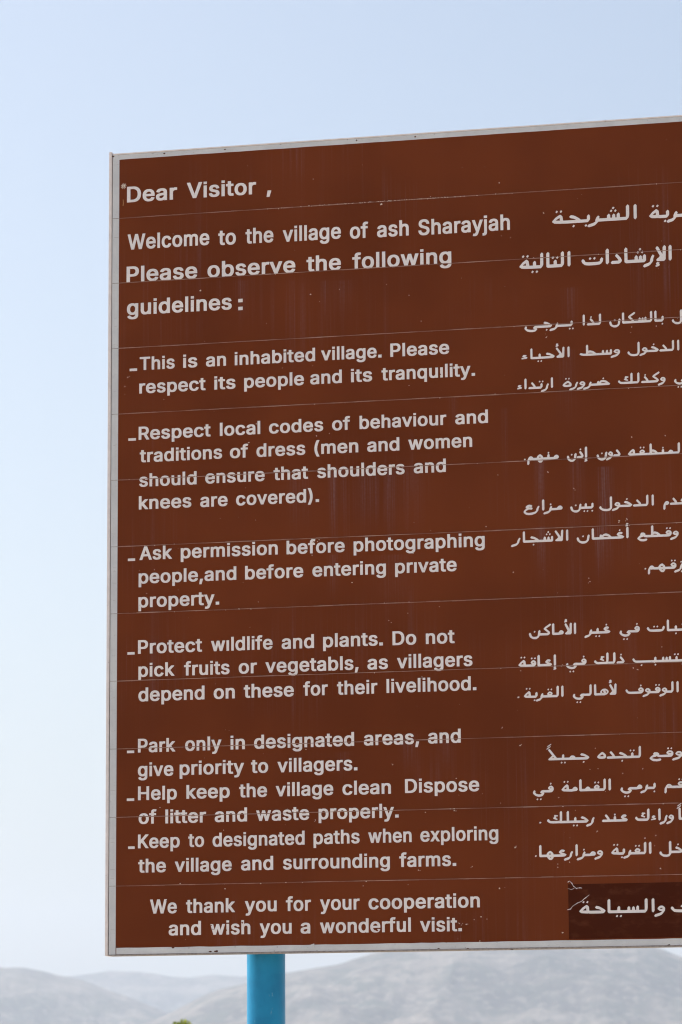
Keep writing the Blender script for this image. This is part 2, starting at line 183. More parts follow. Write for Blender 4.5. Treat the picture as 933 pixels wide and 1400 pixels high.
# Arabic lines: alif height, words (text, x0, x1, baseline z, width of outline, contours)
ARABIC=[[0.0344,[["\u0627\u0644\u0634\u0631\u064a\u062c\u0629",1.0021,1.1886,1.5736,535,[[229,-32,232,-34,256,-28,270,-23,280,-14,292,0,470,0,483,14,486,24,
488,38,488,94,480,101,478,102,468,90,468,34,467,22,466,20,429,20,428,44,420,52,409,40,409,22,408,20,400,20,399,40,390,47,380,36,380,22,378,20,370,20,
368,22,368,40,360,48,358,47,348,36,348,20,296,20,301,32,292,40,282,30,276,16,273,6,274,0,258,-8,232,-15,222,-26],[134,-28,136,-28,144,-18,136,-11,127,
-22],[211,-28,214,-29,222,-20,221,-18,214,-13,205,-22,206,-24],[41,2,60,1,62,3,66,1,96,0,154,0,162,1,164,0,224,1,228,3,238,16,240,22,240,44,232,52,
228,49,221,40,221,22,220,20,182,20,170,31,150,44,138,50,120,54,110,44,109,42,111,40,118,34,136,30,151,22,152,20,154,20,76,20,70,21,69,22,67,44,65,50,
58,57,52,61,44,58,22,43,3,22,0,16,2,13,14,4],[522,2,526,0,535,12,535,94,526,102,516,90,516,8],[40,22,24,23,23,24,36,34,48,40,50,22],[373,58,376,59,
382,68,376,74,374,74,366,64],[399,58,402,58,409,68,402,75,393,64],[28,74,30,73,32,75,38,84,32,90,30,90,22,80],[55,74,58,74,65,84,58,91,49,80],[385,78,
388,77,396,86,395,88,388,93,379,84,380,82]]],["\u0642\u0631\u064a\u0629",1.2158,1.309,1.5728,267,[[114,-32,118,-34,144,-26,150,-23,160,-13,170,0,236,
0,250,2,257,8,266,20,267,36,265,42,258,50,250,55,244,55,234,53,223,42,220,36,222,30,232,20,234,20,174,20,178,32,170,40,168,40,158,28,152,12,152,0,151,
-2,140,-8,118,-14,108,-26],[96,-28,98,-29,100,-29,107,-20,106,-18,100,-12,91,-22,91,-24],[38,2,56,2,58,1,70,0,102,0,112,2,123,16,125,22,125,44,116,52,
108,44,105,40,106,24,105,20,64,20,62,24,61,44,59,50,48,60,42,60,20,43,1,20,0,16,1,14,12,5,20,3],[38,22,24,23,21,24,28,30,40,39,42,36,42,22],[242,34,
236,36,235,38,238,40,244,40,250,38,250,35],[228,64,230,64,238,74,230,81,221,70],[255,64,258,65,265,74,258,80,256,80,248,70],[24,74,26,74,34,84,26,91,
17,80],[51,74,54,75,61,84,54,90,52,90,44,80]]]]],[0.0353,[["\u0627\u0644\u062a\u0627\u0644\u064a\u0629",0.928,1.0412,1.4767,316,[[79,-29,82,-28,89,
-19,82,-13,80,-13,72,-23],[106,-29,108,-29,116,-19,108,-12,99,-23],[55,1,132,0,136,4,145,15,148,25,148,95,140,102,130,91,129,33,128,20,104,20,103,43,
94,50,84,39,84,20,62,20,57,51,46,61,40,59,20,43,2,21,0,15,12,5,20,3],[174,1,176,0,246,0,250,1,260,0,264,4,273,15,276,25,276,95,268,102,257,91,257,33,
256,20,232,20,231,43,222,50,212,39,212,20,188,20,186,21,186,95,178,102,176,101,167,91,167,89,167,7],[305,1,308,1,316,11,316,13,316,95,308,102,298,91,
298,7],[22,23,22,25,26,29,40,39,41,23,40,22],[205,57,208,55,216,65,216,67,210,72,208,72,200,63,200,61],[232,57,236,56,243,65,243,67,236,73,227,63,227,
61],[21,75,24,73,32,83,32,85,26,90,24,90,16,81,17,79],[48,75,52,74,59,83,59,85,52,91,43,81,44,79]]],
["\u0627\u0644\u0625\u0631\u0634\u0627\u062f\u0627\u062a",1.0652,1.263,1.4765,561,[[388,-32,391,-34,417,-25,427,-18,439,-4,445,6,447,22,454,38,447,44,
445,46,443,45,435,34,428,16,425,0,421,-3,413,-7,391,-14,382,-26],[461,-32,465,-34,479,-30,481,-29,487,-22,481,-16,485,-10,484,-8,473,-3,469,-5,463,
-14,463,-16,467,-20,459,-28,459,-30],[30,2,47,0,85,0,113,3,122,8,133,22,136,40,127,48,125,47,116,36,115,24,113,22,99,20,45,20,25,23,19,36,9,43,0,32,5,
18,19,5],[158,2,161,0,172,12,172,94,163,102,161,102,152,90,152,8],[188,2,191,0,233,1,241,4,251,16,251,24,246,36,229,57,221,63,219,64,210,52,224,34,
231,24,231,22,227,20,191,20,182,8],[274,2,279,0,391,0,402,12,402,44,393,52,389,49,382,40,381,20,377,20,376,40,367,47,358,36,357,20,351,20,350,40,341,
48,331,36,331,22,330,20,287,20,287,94,279,101,277,102,268,90,268,8],[472,2,513,1,523,12,526,94,517,102,515,101,506,90,505,50,503,47,480,92,473,97,471,
98,462,86,488,34,477,21,473,20,465,10,465,8],[548,2,551,0,561,12,561,94,553,102,551,102,542,90,542,8],[53,36,55,36,63,46,55,52,53,52,46,42],[80,36,82,
36,90,46,81,53,73,42],[351,58,353,59,360,68,353,74,351,74,344,64],[378,58,379,58,388,68,379,75,371,64],[363,78,365,76,374,86,373,88,367,93,365,93,358,
84,358,82]]]]],[0.0252,[["\u064a\u0640\u0640\u0631\u062c\u0649",0.9372,1.0459,1.3432,426,[[44,-32,68,-34,88,-30,94,-28,98,-25,110,-10,110,-6,105,0,
106,1,134,0,218,1,226,3,230,6,238,16,239,20,228,30,206,44,194,50,176,54,174,53,166,44,165,42,166,40,174,34,192,30,202,25,209,20,96,21,86,17,74,4,75,0,
88,-10,84,-12,64,-14,38,-10,26,-6,20,0,19,4,22,14,14,21,12,22,2,10,0,0,2,-6,12,-17,22,-25,30,-28],[220,-32,224,-34,256,-26,262,-23,274,-13,286,0,384,
0,402,1,415,16,417,22,417,44,408,52,399,42,398,40,398,20,290,20,290,22,294,32,286,40,284,39,276,30,269,16,266,0,262,-3,250,-8,224,-14,214,-26],[190,
-28,192,-28,200,-18,192,-11,183,-22],[388,-28,390,-30,392,-28,399,-20,398,-18,392,-13,390,-13,382,-22,383,-24],[415,-28,418,-29,426,-20,425,-18,418,
-12,409,-22,410,-24]]],["\u0644\u0630\u0627",1.0657,1.1061,1.3428,161,[[6,2,10,0,19,12,19,94,10,102,0,90,0,8],[40,2,44,0,144,0,157,14,159,24,161,38,
161,94,160,96,152,102,141,90,142,48,140,20,102,20,97,34,91,42,78,58,72,63,70,64,60,52,76,32,82,21,80,20,44,20,34,8],[71,66,74,66,81,76,74,83,65,72]]],
["\u0628\u0627\u0644\u0633\u0643\u0627\u0646",1.1234,1.2424,1.3425,471,[[36,-28,50,-30,64,-28,80,-18,90,-6,94,8,99,40,92,47,90,48,88,46,80,36,75,0,73,
-4,66,-8,46,-10,38,-9,28,-4,23,4,19,20,12,27,10,28,1,18,0,16,5,-2,10,-12,22,-21],[457,-28,460,-28,467,-18,460,-11,451,-22],[118,2,120,0,136,0,356,0,
369,14,372,24,373,38,373,94,364,102,354,90,354,34,353,22,352,20,323,20,323,44,314,52,304,40,304,22,302,20,300,20,299,22,298,40,290,47,280,36,279,22,
278,20,274,20,273,40,264,48,254,36,253,20,216,20,213,28,209,34,184,58,218,80,226,90,227,92,226,94,218,100,178,73,166,60,164,56,168,49,190,28,195,22,
194,20,138,20,132,20,131,22,131,94,122,102,112,90,112,8],[397,2,400,0,454,0,456,2,458,1,467,12,470,16,471,22,471,44,462,52,452,40,452,20,444,19,442,
20,412,20,410,22,410,94,402,102,391,90,391,8],[47,26,50,26,57,36,50,43,41,32]]],["\u0645\u0623\u0647\u0648\u0644",1.26,1.3342,1.342,295,[[46,-30,60,
-29,72,-25,84,-12,88,-4,91,28,91,88,90,92,91,94,82,102,71,90,72,88,71,86,71,14,69,-6,62,-10,48,-11,28,-6,22,-1,18,12,10,18,0,6,3,-6,16,-18,32,-28],
[90,-30,94,-32,120,-20,128,-13,140,1,180,-1,184,2,194,5,202,11,211,24,213,30,211,40,204,48,192,56,182,58,172,57,160,49,152,40,147,28,150,20,146,20,
145,24,147,26,145,28,144,34,136,43,130,47,124,47,116,45,106,34,103,26,106,19,123,4,118,-2,92,-14,84,-24],[227,2,230,0,248,0,284,4,286,5,295,16,293,20,
293,26,291,30,280,39,274,40,268,38,264,35,256,26,254,20,242,20,241,94,232,102,221,90,221,8],[170,19,165,24,162,32,163,36,168,40,169,38,174,20],[196,
21,194,24,190,41,194,39,197,34,199,28],[126,24,120,25,118,30,120,32,126,32,129,30,129,26],[218,106,222,104,236,107,238,109,243,116,237,122,242,128,
240,130,230,135,226,133,219,124,219,122,224,118,216,110,215,108]]]]],[0.0244,[["\u0627\u0644\u0623\u062d\u064a\u0627\u0621",0.9291,1.0356,1.2744,430,
[[149,-29,150,-30,152,-28,159,-19,150,-13,142,-23],[176,-29,178,-29,186,-19,178,-12,169,-23],[89,1,116,0,270,1,284,3,296,15,297,19,297,21,286,31,260,
45,250,50,230,54,220,43,220,41,228,34,244,31,254,28,266,21,174,20,173,43,164,50,154,39,154,20,102,20,100,23,100,95,92,102,83,93,82,89,82,7],[419,1,
420,0,422,1,430,11,430,13,430,95,422,102,413,93,411,89,412,7],[318,3,320,1,324,1,372,1,381,11,382,13,385,93,385,95,378,101,376,102,367,91,364,37,326,
92,318,98,308,87,308,85,341,37,341,35,326,22,320,20,313,11,312,8],[4,5,6,4,38,7,50,10,54,15,54,19,44,26,35,29,34,31,42,30,48,38,42,42,38,42,28,44,26,
42,24,44,18,41,10,31,9,29,16,23,27,19,20,17,6,16,0,9],[309,105,312,104,326,107,333,115,333,117,329,121,328,123,332,129,328,132,320,135,318,135,310,
125,310,122,315,117,310,115,305,109]]],["\u0648\u0633\u0637",1.0575,1.146,1.2755,361,[[281,-30,284,-32,316,-24,332,-17,338,-13,350,-1,359,12,361,28,
359,34,350,43,340,47,332,47,324,46,314,41,304,28,304,26,306,22,318,12,326,9,338,9,339,8,328,0,284,-13,275,-24],[30,2,72,0,280,0,289,12,289,44,282,51,
280,52,278,50,270,40,270,22,268,20,256,20,254,22,254,40,246,47,235,36,234,20,219,20,218,40,210,48,208,47,199,36,198,20,148,20,130,35,118,42,96,48,86,
48,78,45,77,96,68,104,58,92,58,28,56,21,54,20,34,21,10,28,0,16,10,8],[78,20,78,26,88,28,98,28,112,25,121,20],[326,24,320,28,321,30,326,32,334,33,343,
30,345,28,340,24]]],["\u0627\u0644\u062f\u062e\u0648\u0644",1.162,1.2749,1.2763,463,[[56,-30,74,-29,88,-26,96,-20,107,-4,110,14,110,88,109,92,110,94,
102,102,100,101,91,90,92,88,91,86,91,14,88,-6,76,-10,64,-11,42,-9,30,-5,22,0,20,10,10,18,0,6,4,-6,18,-18,32,-26],[112,-30,114,-32,116,-31,148,-21,158,
-14,172,1,240,0,262,1,268,4,272,7,279,16,280,20,270,30,252,42,238,50,224,53,220,54,210,42,218,35,232,31,242,27,250,22,248,20,180,20,178,34,168,44,160,
47,152,47,146,46,140,42,133,34,129,26,134,18,142,12,150,9,155,4,142,-4,114,-13,105,-24],[290,2,294,0,400,0,413,14,416,24,417,38,417,70,417,94,416,96,
408,102,398,90,398,34,397,22,396,20,356,20,353,28,345,40,330,58,322,64,312,52,330,30,335,22,334,20,294,20,284,8],[450,2,454,0,463,12,463,94,454,102,
444,90,444,8],[156,24,146,26,145,30,156,33,162,30,163,28,163,26],[234,62,236,62,244,72,236,79,227,68]]]]],[0.0243,
[["\u0627\u0631\u062a\u062f\u0627\u0621",0.9185,0.9981,1.2082,321,[[217,-32,220,-34,222,-34,224,-32,226,-32,242,-27,248,-25,258,-18,270,-4,275,4,277,
22,285,38,283,40,276,46,274,45,266,36,262,26,257,12,255,0,244,-7,220,-15,211,-26],[73,2,76,0,78,1,86,12,86,94,78,102,76,101,67,90,67,8],[106,2,110,0,
210,0,214,1,227,16,228,22,228,44,220,52,216,49,209,40,209,22,208,20,168,20,162,34,156,42,144,58,136,64,126,52,147,22,146,20,110,20,100,8],[308,2,312,
0,321,12,321,94,312,102,302,90,302,8],[5,4,34,7,40,9,45,16,45,18,36,26,26,30,30,31,34,30,40,36,40,38,34,42,24,43,20,43,14,40,8,32,8,28,14,22,20,19,26,
18,6,16,0,8],[201,58,204,59,211,68,204,74,202,74,194,64],[227,58,230,58,238,68,230,75,221,64]]],["\u0636\u0631\u0648\u0631\u0629",1.0192,1.1229,
1.2085,424,[[62,-32,66,-34,88,-28,100,-23,108,-19,116,-11,127,4,131,22,139,38,138,40,130,46,121,36,112,18,109,4,108,1,94,-7,64,-16,56,-26],[186,-32,
190,-34,228,-23,240,-13,252,0,414,1,418,4,424,12,424,14,390,42,368,49,354,49,342,46,336,42,328,32,326,38,318,44,308,32,307,20,256,20,255,22,260,32,
252,40,250,39,242,30,235,16,232,0,228,-3,216,-8,190,-14,180,-26],[131,-30,134,-32,162,-24,176,-17,182,-12,194,2,201,12,203,28,201,34,197,38,186,46,
178,47,166,45,160,41,151,28,152,22,164,11,172,9,180,9,181,8,180,6,168,-2,134,-12,124,-24],[25,2,38,1,70,4,72,5,80,16,80,28,75,38,56,55,50,58,42,57,24,
46,14,38,3,26,0,20,0,16,2,12,10,6,18,3],[24,22,21,24,30,31,42,37,48,38,52,37,56,33,61,26,60,23,48,21,36,20],[342,22,344,27,360,30,376,27,388,22,386,
21,344,20],[178,24,168,26,166,30,170,32,178,33,186,30,186,28,184,25],[363,56,366,57,373,66,366,72,364,72,356,62],[29,70,30,69,32,71,38,80,30,86,22,
76],[55,70,58,70,65,80,58,87,49,76]]],["\u0648\u0643\u0630\u0644\u0643",1.1401,1.2436,1.2088,424,[[359,-30,362,-32,364,-32,394,-21,404,-13,417,2,422,
12,424,28,420,37,412,44,404,47,392,46,386,42,378,32,376,26,380,19,391,10,403,8,400,3,394,-1,362,-13,353,-24],[29,2,60,0,176,1,188,14,191,24,192,38,
192,94,184,102,173,90,173,48,172,20,166,19,130,20,131,44,131,94,122,102,112,90,111,22,86,20,38,20,30,21,23,24,18,32,10,38,0,26,5,16,18,5],[211,2,214,
0,312,0,346,1,352,3,364,18,361,28,356,35,327,58,364,80,373,92,364,100,322,74,315,68,306,56,312,48,338,28,343,22,342,21,274,20,268,34,251,56,242,64,
240,63,231,52,248,30,253,22,252,20,214,20,205,8],[400,24,394,25,391,30,394,32,398,32,406,31,407,28,406,26,402,23],[85,28,92,34,92,36,88,40,75,44,80,
52,78,56,80,57,90,56,95,64,90,68,72,71,70,70,68,71,60,62,65,54,65,52,58,49,53,44,54,42,62,35],[242,66,244,66,252,76,244,83,235,72]]],["\u0641\u064a",
1.2619,1.3067,1.2092,183,[[34,-62,36,-63,38,-61,44,-52,36,-46,27,-56],[61,-62,64,-62,71,-52,64,-45,54,-56],[37,-32,46,-34,58,-33,72,-30,78,-27,92,-10,
91,-4,87,0,88,1,158,0,168,2,174,7,183,20,183,36,182,42,172,52,166,55,158,55,148,50,141,42,138,36,142,28,150,20,152,20,106,20,84,21,72,18,68,15,59,4,
60,0,72,-10,60,-14,46,-14,26,-8,19,0,21,14,12,22,2,10,0,0,1,-6,9,-16,20,-25,28,-29],[162,34,156,34,153,38,160,40,166,39,167,36],[159,64,162,65,169,74,
162,80,160,80,152,70]]]]],[0.0251,[["\u0645\u0646\u0647\u0645.",0.9315,1.0082,1.0508,302,[[34,-40,36,-42,38,-41,47,-30,48,0,50,3,58,0,66,2,82,0,116,0,
122,-14,132,-23,136,-24,148,-25,152,-23,162,-12,166,0,250,0,292,4,302,16,301,20,301,26,298,30,290,37,286,39,278,39,268,35,261,26,258,21,250,20,222,20,
222,42,212,50,202,38,202,20,166,20,162,34,146,48,142,50,134,48,122,40,114,30,111,20,82,20,78,26,70,33,64,35,56,35,48,31,40,22,31,2,27,-34],[140,-5,
138,-4,138,0,144,0,146,-4,144,-6],[7,2,8,2,10,4,17,12,8,18,0,8],[132,20,131,26,136,30,140,30,145,26,145,20],[211,52,212,50,221,62,212,69,204,58]]],
["\u0625\u0630\u0646",1.0255,1.0707,1.0505,175,[[149,-32,154,-34,168,-30,170,-29,175,-22,169,-16,174,-10,172,-8,162,-3,158,-5,151,-14,151,-16,156,-20,
147,-28,147,-30],[30,-28,46,-30,54,-28,64,-21,76,-6,80,8,84,40,76,48,74,48,64,36,60,0,59,-4,56,-8,48,-11,38,-11,28,-6,23,2,19,20,12,27,10,28,1,18,0,
16,4,-2,9,-12,18,-20],[89,2,92,0,120,0,128,2,132,4,141,16,141,24,137,36,124,56,116,64,114,64,104,52,121,24,120,20,92,19,83,8],[159,2,162,0,164,1,173,
12,173,94,164,102,153,90,153,8],[40,26,42,26,50,36,42,43,33,32],[115,70,118,71,125,80,118,86,116,86,108,76]]],["\u062f\u0648\u0646",1.0904,1.1423,
1.0503,206,[[85,-30,88,-32,90,-31,118,-19,126,-11,138,5,141,12,143,28,138,38,128,46,120,48,112,45,101,32,99,26,102,19,112,11,121,8,121,6,118,1,114,-2,
88,-13,79,-24],[34,-28,38,-29,52,-30,60,-28,74,-19,85,-6,89,8,94,40,86,47,84,48,74,36,69,0,68,-4,60,-9,40,-10,28,-5,23,4,19,20,12,27,10,28,1,18,0,16,
4,-2,10,-12,20,-21],[148,2,152,0,192,1,197,4,206,16,206,24,201,36,187,56,178,64,176,63,167,52,186,24,186,20,152,20,142,8],[122,24,116,25,114,30,116,
32,122,32,125,30,126,28],[45,26,48,27,55,36,48,42,46,42,38,32]]],["\u0627\u0644\u0645\u0646\u0637\u0642\u0647",1.1586,1.2818,1.0501,487,[[39,2,52,1,
54,2,68,0,430,1,442,14,444,24,446,38,446,94,438,102,436,101,426,90,426,34,426,21,424,20,388,20,386,26,380,33,374,36,366,38,358,36,354,33,344,20,312,
20,310,22,310,42,302,50,300,49,290,38,290,20,256,20,245,32,234,42,216,48,206,47,205,96,196,104,186,92,186,26,184,20,139,20,146,30,145,38,134,49,122,
51,112,48,100,36,98,30,104,20,64,20,61,24,60,44,59,50,46,61,40,59,20,43,1,20,0,16,1,14,12,5,20,3],[474,2,478,0,487,12,487,94,478,102,468,90,468,8],
[206,20,206,27,208,28,214,29,226,25,230,23,232,20],[38,22,24,23,21,24,40,39,41,38,42,22],[116,29,113,34,120,36,128,35,131,32,131,30,128,29,124,32,118,
28],[299,52,300,51,302,53,308,62,302,68,300,68,292,58],[107,62,110,62,117,72,110,79,101,68],[134,62,136,61,138,63,144,72,138,78,136,78,128,68]]]]],
[0.025,[["\u0645\u0632\u0627\u0631\u0639",0.9289,1.0145,0.9388,337,[[32,-32,46,-34,62,-33,66,-34,90,-27,104,-21,114,-12,127,4,130,22,138,38,138,39,
130,46,128,45,120,36,111,18,108,2,104,-2,94,-7,80,-10,56,-14,44,-14,30,-12,24,-9,19,-2,20,2,30,9,46,17,70,14,72,15,80,26,74,32,66,35,50,35,43,38,50,
39,68,36,77,48,68,56,52,59,42,58,30,52,19,40,18,36,26,28,26,26,12,14,5,6,0,-4,2,-12,8,-18,18,-27,24,-30],[175,-32,178,-34,210,-26,216,-23,228,-13,240,
0,278,0,328,4,337,16,336,20,336,26,326,36,320,39,312,39,306,38,300,35,288,20,244,20,243,22,248,32,240,39,238,40,229,30,223,16,220,0,210,-6,178,-15,
169,-26],[167,2,170,0,180,12,180,94,172,102,170,102,160,90,160,8],[233,46,236,46,243,56,236,62,234,62,226,52]]],["\u0628\u064a\u0646",1.0309,1.0817,
0.939,202,[[38,-29,53,-30,61,-29,67,-26,79,-18,93,0,185,0,187,2,189,1,202,17,202,45,193,52,185,43,183,39,184,37,183,21,175,19,173,20,147,20,145,21,
145,43,137,50,135,50,126,39,125,20,99,20,96,21,98,41,89,48,80,37,73,-3,65,-8,55,-10,37,-9,26,-3,19,21,9,28,0,17,6,-7,11,-13,21,-21],[121,-29,123,-28,
131,-19,123,-13,121,-13,114,-23],[148,-29,149,-29,158,-19,149,-12,141,-23],[188,-27,189,-28,191,-28,199,-19,198,-17,191,-12,182,-21,183,-23],[46,27,
47,26,49,26,57,35,56,37,49,43,40,33,41,31]]],["\u0627\u0644\u062f\u062e\u0648\u0644",1.094,1.2125,0.9391,473,[[63,-30,78,-29,94,-24,105,-12,110,-4,
112,14,113,88,112,92,113,94,104,102,93,90,94,88,93,86,93,14,92,-2,90,-6,70,-11,40,-8,22,0,20,10,10,18,0,6,4,-6,14,-15,26,-23,40,-28],[114,-30,118,-32,
144,-24,158,-17,176,1,248,0,268,1,274,4,278,7,285,16,286,20,270,34,250,47,234,52,224,53,215,42,224,34,238,31,254,23,256,22,255,20,252,20,184,20,182,
32,178,38,166,46,154,47,146,44,142,41,135,32,133,26,135,20,142,14,148,10,154,9,159,4,150,-2,118,-12,108,-24],[297,2,300,0,408,0,410,1,422,14,425,24,
426,38,426,95,418,102,407,90,407,48,406,20,364,20,358,34,339,56,330,64,319,52,336,32,343,22,342,20,300,19,291,8],[460,2,464,0,473,12,473,94,464,102,
454,90,454,8],[158,24,150,26,148,30,152,32,160,32,166,30,167,28,166,25],[239,62,242,63,249,72,242,78,240,78,232,68]]],["\u0639\u062f\u0645",1.2324,
1.2842,0.9393,205,[[6,-40,10,-42,19,-30,20,-8,22,2,30,1,38,2,43,6,51,16,51,24,44,31,38,35,30,35,22,32,13,22,5,6,2,-4,0,-34],[61,2,64,0,186,1,196,4,
205,16,196,25,176,34,170,38,172,40,186,38,194,48,195,50,194,52,186,58,172,59,170,58,168,58,160,53,149,40,149,36,151,32,164,20,120,20,115,34,99,56,90,
64,79,52,99,22,98,20,64,19,55,8]]]]],[0.0254,[["\u0627\u0644\u0627\u0634\u062c\u0627\u0631",0.8999,1.0257,0.8704,492,[[6,-32,10,-34,42,-25,54,-18,60,
-12,72,4,76,22,84,38,83,40,76,46,74,45,66,36,57,18,54,4,52,0,42,-5,10,-14,0,-26],[193,-28,196,-27,203,-18,196,-12,194,-12,186,-22],[110,2,112,0,126,0,
202,0,220,1,224,0,354,0,363,12,363,44,354,52,345,42,344,40,344,20,334,20,332,40,324,47,314,36,313,22,312,20,302,20,301,40,292,48,281,36,280,20,244,20,
242,20,228,33,204,47,192,51,178,54,169,44,168,42,169,40,176,35,196,30,211,22,210,20,124,20,123,94,114,102,104,90,104,8],[387,2,436,1,438,2,446,12,450,
94,442,102,440,101,431,90,428,39,394,92,386,98,376,86,407,36,394,22,388,19,380,10,380,8],[479,2,482,0,484,1,492,12,492,94,484,102,482,101,473,90,473,
8],[307,58,308,57,310,59,316,68,308,74,300,64],[333,58,336,58,343,68,336,75,327,64],[319,78,322,77,330,86,329,88,322,94,313,84,314,82]]],
["\u0623\u063a\u0635\u0627\u0646",1.0437,1.157,0.8707,440,[[40,-28,48,-30,70,-29,78,-26,90,-18,103,-2,109,26,111,40,110,42,102,48,98,44,92,36,88,12,
85,-2,74,-8,66,-10,48,-10,28,-3,24,4,19,20,12,27,10,28,8,26,0,16,5,-2,9,-8,24,-21],[134,2,136,1,146,0,370,0,390,3,401,16,390,26,366,35,360,38,364,40,
380,38,389,50,380,58,368,59,360,58,350,53,339,40,339,36,341,32,354,20,356,20,296,20,286,30,272,42,254,49,246,50,236,48,226,45,216,36,206,44,204,44,
194,32,194,20,148,20,147,94,138,102,128,90,128,8],[424,2,428,0,438,12,438,94,430,101,428,102,418,90,418,8],[228,20,228,26,230,28,246,30,258,27,268,23,
271,20],[53,26,56,26,63,36,56,42,46,32],[363,66,364,65,366,67,372,76,364,82,356,72],[417,104,434,108,440,116,434,122,439,128,434,133,426,135,417,126,
416,122,421,118,414,111,412,108]]],["\u0648\u0642\u0637\u0639",1.1753,1.2644,0.871,348,[[31,-32,54,-34,74,-30,84,-18,76,-10,56,-14,48,-15,32,-12,22,
-8,19,-4,20,-3,34,3,46,6,50,10,58,3,80,0,250,0,268,1,276,4,288,19,289,36,288,40,284,46,276,52,264,55,256,54,248,50,241,42,238,36,242,28,252,20,255,20,
196,20,181,34,170,42,150,48,144,48,138,46,136,48,136,96,128,104,126,103,116,92,116,28,114,20,68,21,68,32,58,41,52,43,36,43,24,30,25,26,28,22,28,21,18,
15,10,7,2,-2,0,-6,0,-10,3,-14,16,-25,26,-31],[279,-30,282,-32,306,-25,320,-19,328,-12,340,2,346,12,348,28,346,34,343,38,332,46,324,47,314,46,306,40,
298,28,297,26,300,20,312,11,327,8,322,2,310,-4,282,-13,273,-24],[138,20,136,22,136,26,144,29,154,28,168,22,166,20],[316,25,314,26,313,30,316,31,324,
33,331,30,331,28,328,25],[262,34,254,36,253,38,256,39,264,40,272,38,272,36,270,35],[249,64,258,74,250,81,241,70],[275,64,278,65,285,74,278,80,276,80,
268,70]]]]],[0.0254,[["\u0631\u0632\u0642\u0647\u0645.",1.1889,1.287,0.8006,387,[[35,-40,38,-42,48,-30,49,0,52,3,60,1,72,2,88,0,124,0,132,-14,142,-23,
150,-25,160,-25,164,-23,174,-12,178,0,244,0,254,2,260,5,272,20,272,36,271,42,262,50,254,55,244,55,236,53,225,42,222,36,227,28,234,21,239,20,236,20,
178,20,173,34,158,47,152,50,144,48,132,41,120,26,120,20,88,20,74,33,64,36,56,34,50,31,43,22,32,2,30,-10,29,-34],[256,-32,260,-34,282,-27,290,-24,300,
-18,318,4,321,22,329,38,328,40,320,46,318,45,311,36,306,26,302,16,300,4,298,0,284,-7,260,-14,250,-26],[314,-32,318,-34,340,-27,348,-24,358,-18,376,4,
379,22,387,38,386,40,378,46,376,45,369,36,364,26,359,14,358,4,356,0,342,-7,318,-14,308,-26],[158,-6,148,-5,146,0,156,0],[7,2,8,2,10,4,17,12,8,18,0,8],
[140,20,139,26,142,28,152,30,156,26,157,20],[240,35,238,38,240,39,248,41,255,38,254,35,250,34],[311,50,314,51,321,60,314,66,312,66,305,56],[232,64,
234,64,242,74,234,81,225,70],[259,64,260,63,262,65,269,74,260,80,252,70]]]]],[0.0257,[["\u0627\u0644\u0623\u0645\u0627\u0643\u0646",0.9363,1.0392,
0.6672,399,[[36,-28,54,-30,62,-29,68,-26,80,-18,93,0,154,0,162,1,170,4,180,18,177,28,173,34,146,58,180,80,188,90,189,92,188,94,180,100,140,73,126,57,
127,52,131,48,155,28,160,22,158,20,98,20,97,22,99,40,90,48,80,36,76,6,73,-4,66,-8,50,-10,38,-9,28,-4,23,4,19,20,10,28,0,16,6,-4,10,-12,22,-21],[202,2,
206,0,244,0,284,4,286,5,295,16,293,20,293,26,291,30,282,37,274,40,264,37,254,26,252,21,250,20,216,20,216,94,208,101,206,102,196,90,196,8],[312,2,314,
1,352,1,361,12,364,94,356,102,345,90,344,52,342,49,320,92,312,98,302,86,327,34,318,22,314,20,305,10,305,8],[386,2,390,0,399,12,399,94,390,102,380,90,
380,8],[47,26,50,26,57,36,50,43,41,32],[303,104,320,108,326,116,321,122,325,128,320,133,312,135,303,126,303,122,307,118,300,111,299,108]]],
["\u063a\u064a\u0631",1.0563,1.1132,0.6668,219,[[6,-32,10,-34,38,-24,46,-18,62,0,188,0,208,3,219,16,208,26,192,32,183,38,186,40,198,38,200,39,208,50,
200,58,188,59,182,58,172,52,162,40,162,36,176,20,177,20,123,20,122,22,122,42,114,50,112,49,103,38,102,20,64,20,68,32,60,40,58,39,49,28,43,12,42,-2,34,
-7,10,-14,0,-26],[96,-28,98,-29,100,-29,107,-20,106,-18,100,-13,91,-22,91,-24],[123,-28,126,-30,134,-20,133,-18,126,-13,118,-22,118,-24],[184,66,186,
66,194,76,186,83,177,72]]],["\u0641\u064a",1.1326,1.1763,0.6666,169,[[34,-62,36,-63,38,-61,44,-52,36,-46,27,-56],[61,-62,64,-62,71,-52,64,-45,54,-56],
[37,-32,46,-34,58,-33,72,-30,78,-27,92,-10,91,-4,87,0,88,1,144,0,154,2,160,7,169,20,169,36,168,42,164,47,154,54,146,56,138,53,127,42,124,36,127,28,
136,20,138,20,116,19,84,21,76,20,70,17,59,4,60,0,72,-10,60,-14,46,-14,26,-8,19,0,21,14,12,22,2,10,0,0,1,-6,9,-16,20,-25,28,-29],[148,34,142,34,139,38,
144,40,152,39,153,36],[145,64,148,65,154,74,148,80,146,80,138,70]]],["\u0627\u0644\u0645\u0631\u0643\u0628\u0627\u062a",1.1913,1.346,0.6664,603,[[341,
-32,345,-34,367,-28,381,-22,391,-13,403,0,539,0,553,14,556,24,557,38,557,94,549,102,547,102,538,90,538,34,537,22,536,20,495,20,493,26,483,35,475,37,
469,37,463,36,457,33,447,20,407,20,406,22,411,32,401,40,393,30,386,16,384,6,384,0,381,-3,373,-7,343,-15,335,-26],[241,-28,243,-28,251,-18,243,-11,235,
-22],[33,2,59,0,93,0,109,0,127,3,137,9,147,22,151,40,141,48,131,36,130,24,123,21,59,20,33,21,25,23,19,36,9,43,0,32,6,18,19,6],[174,2,177,0,181,0,323,
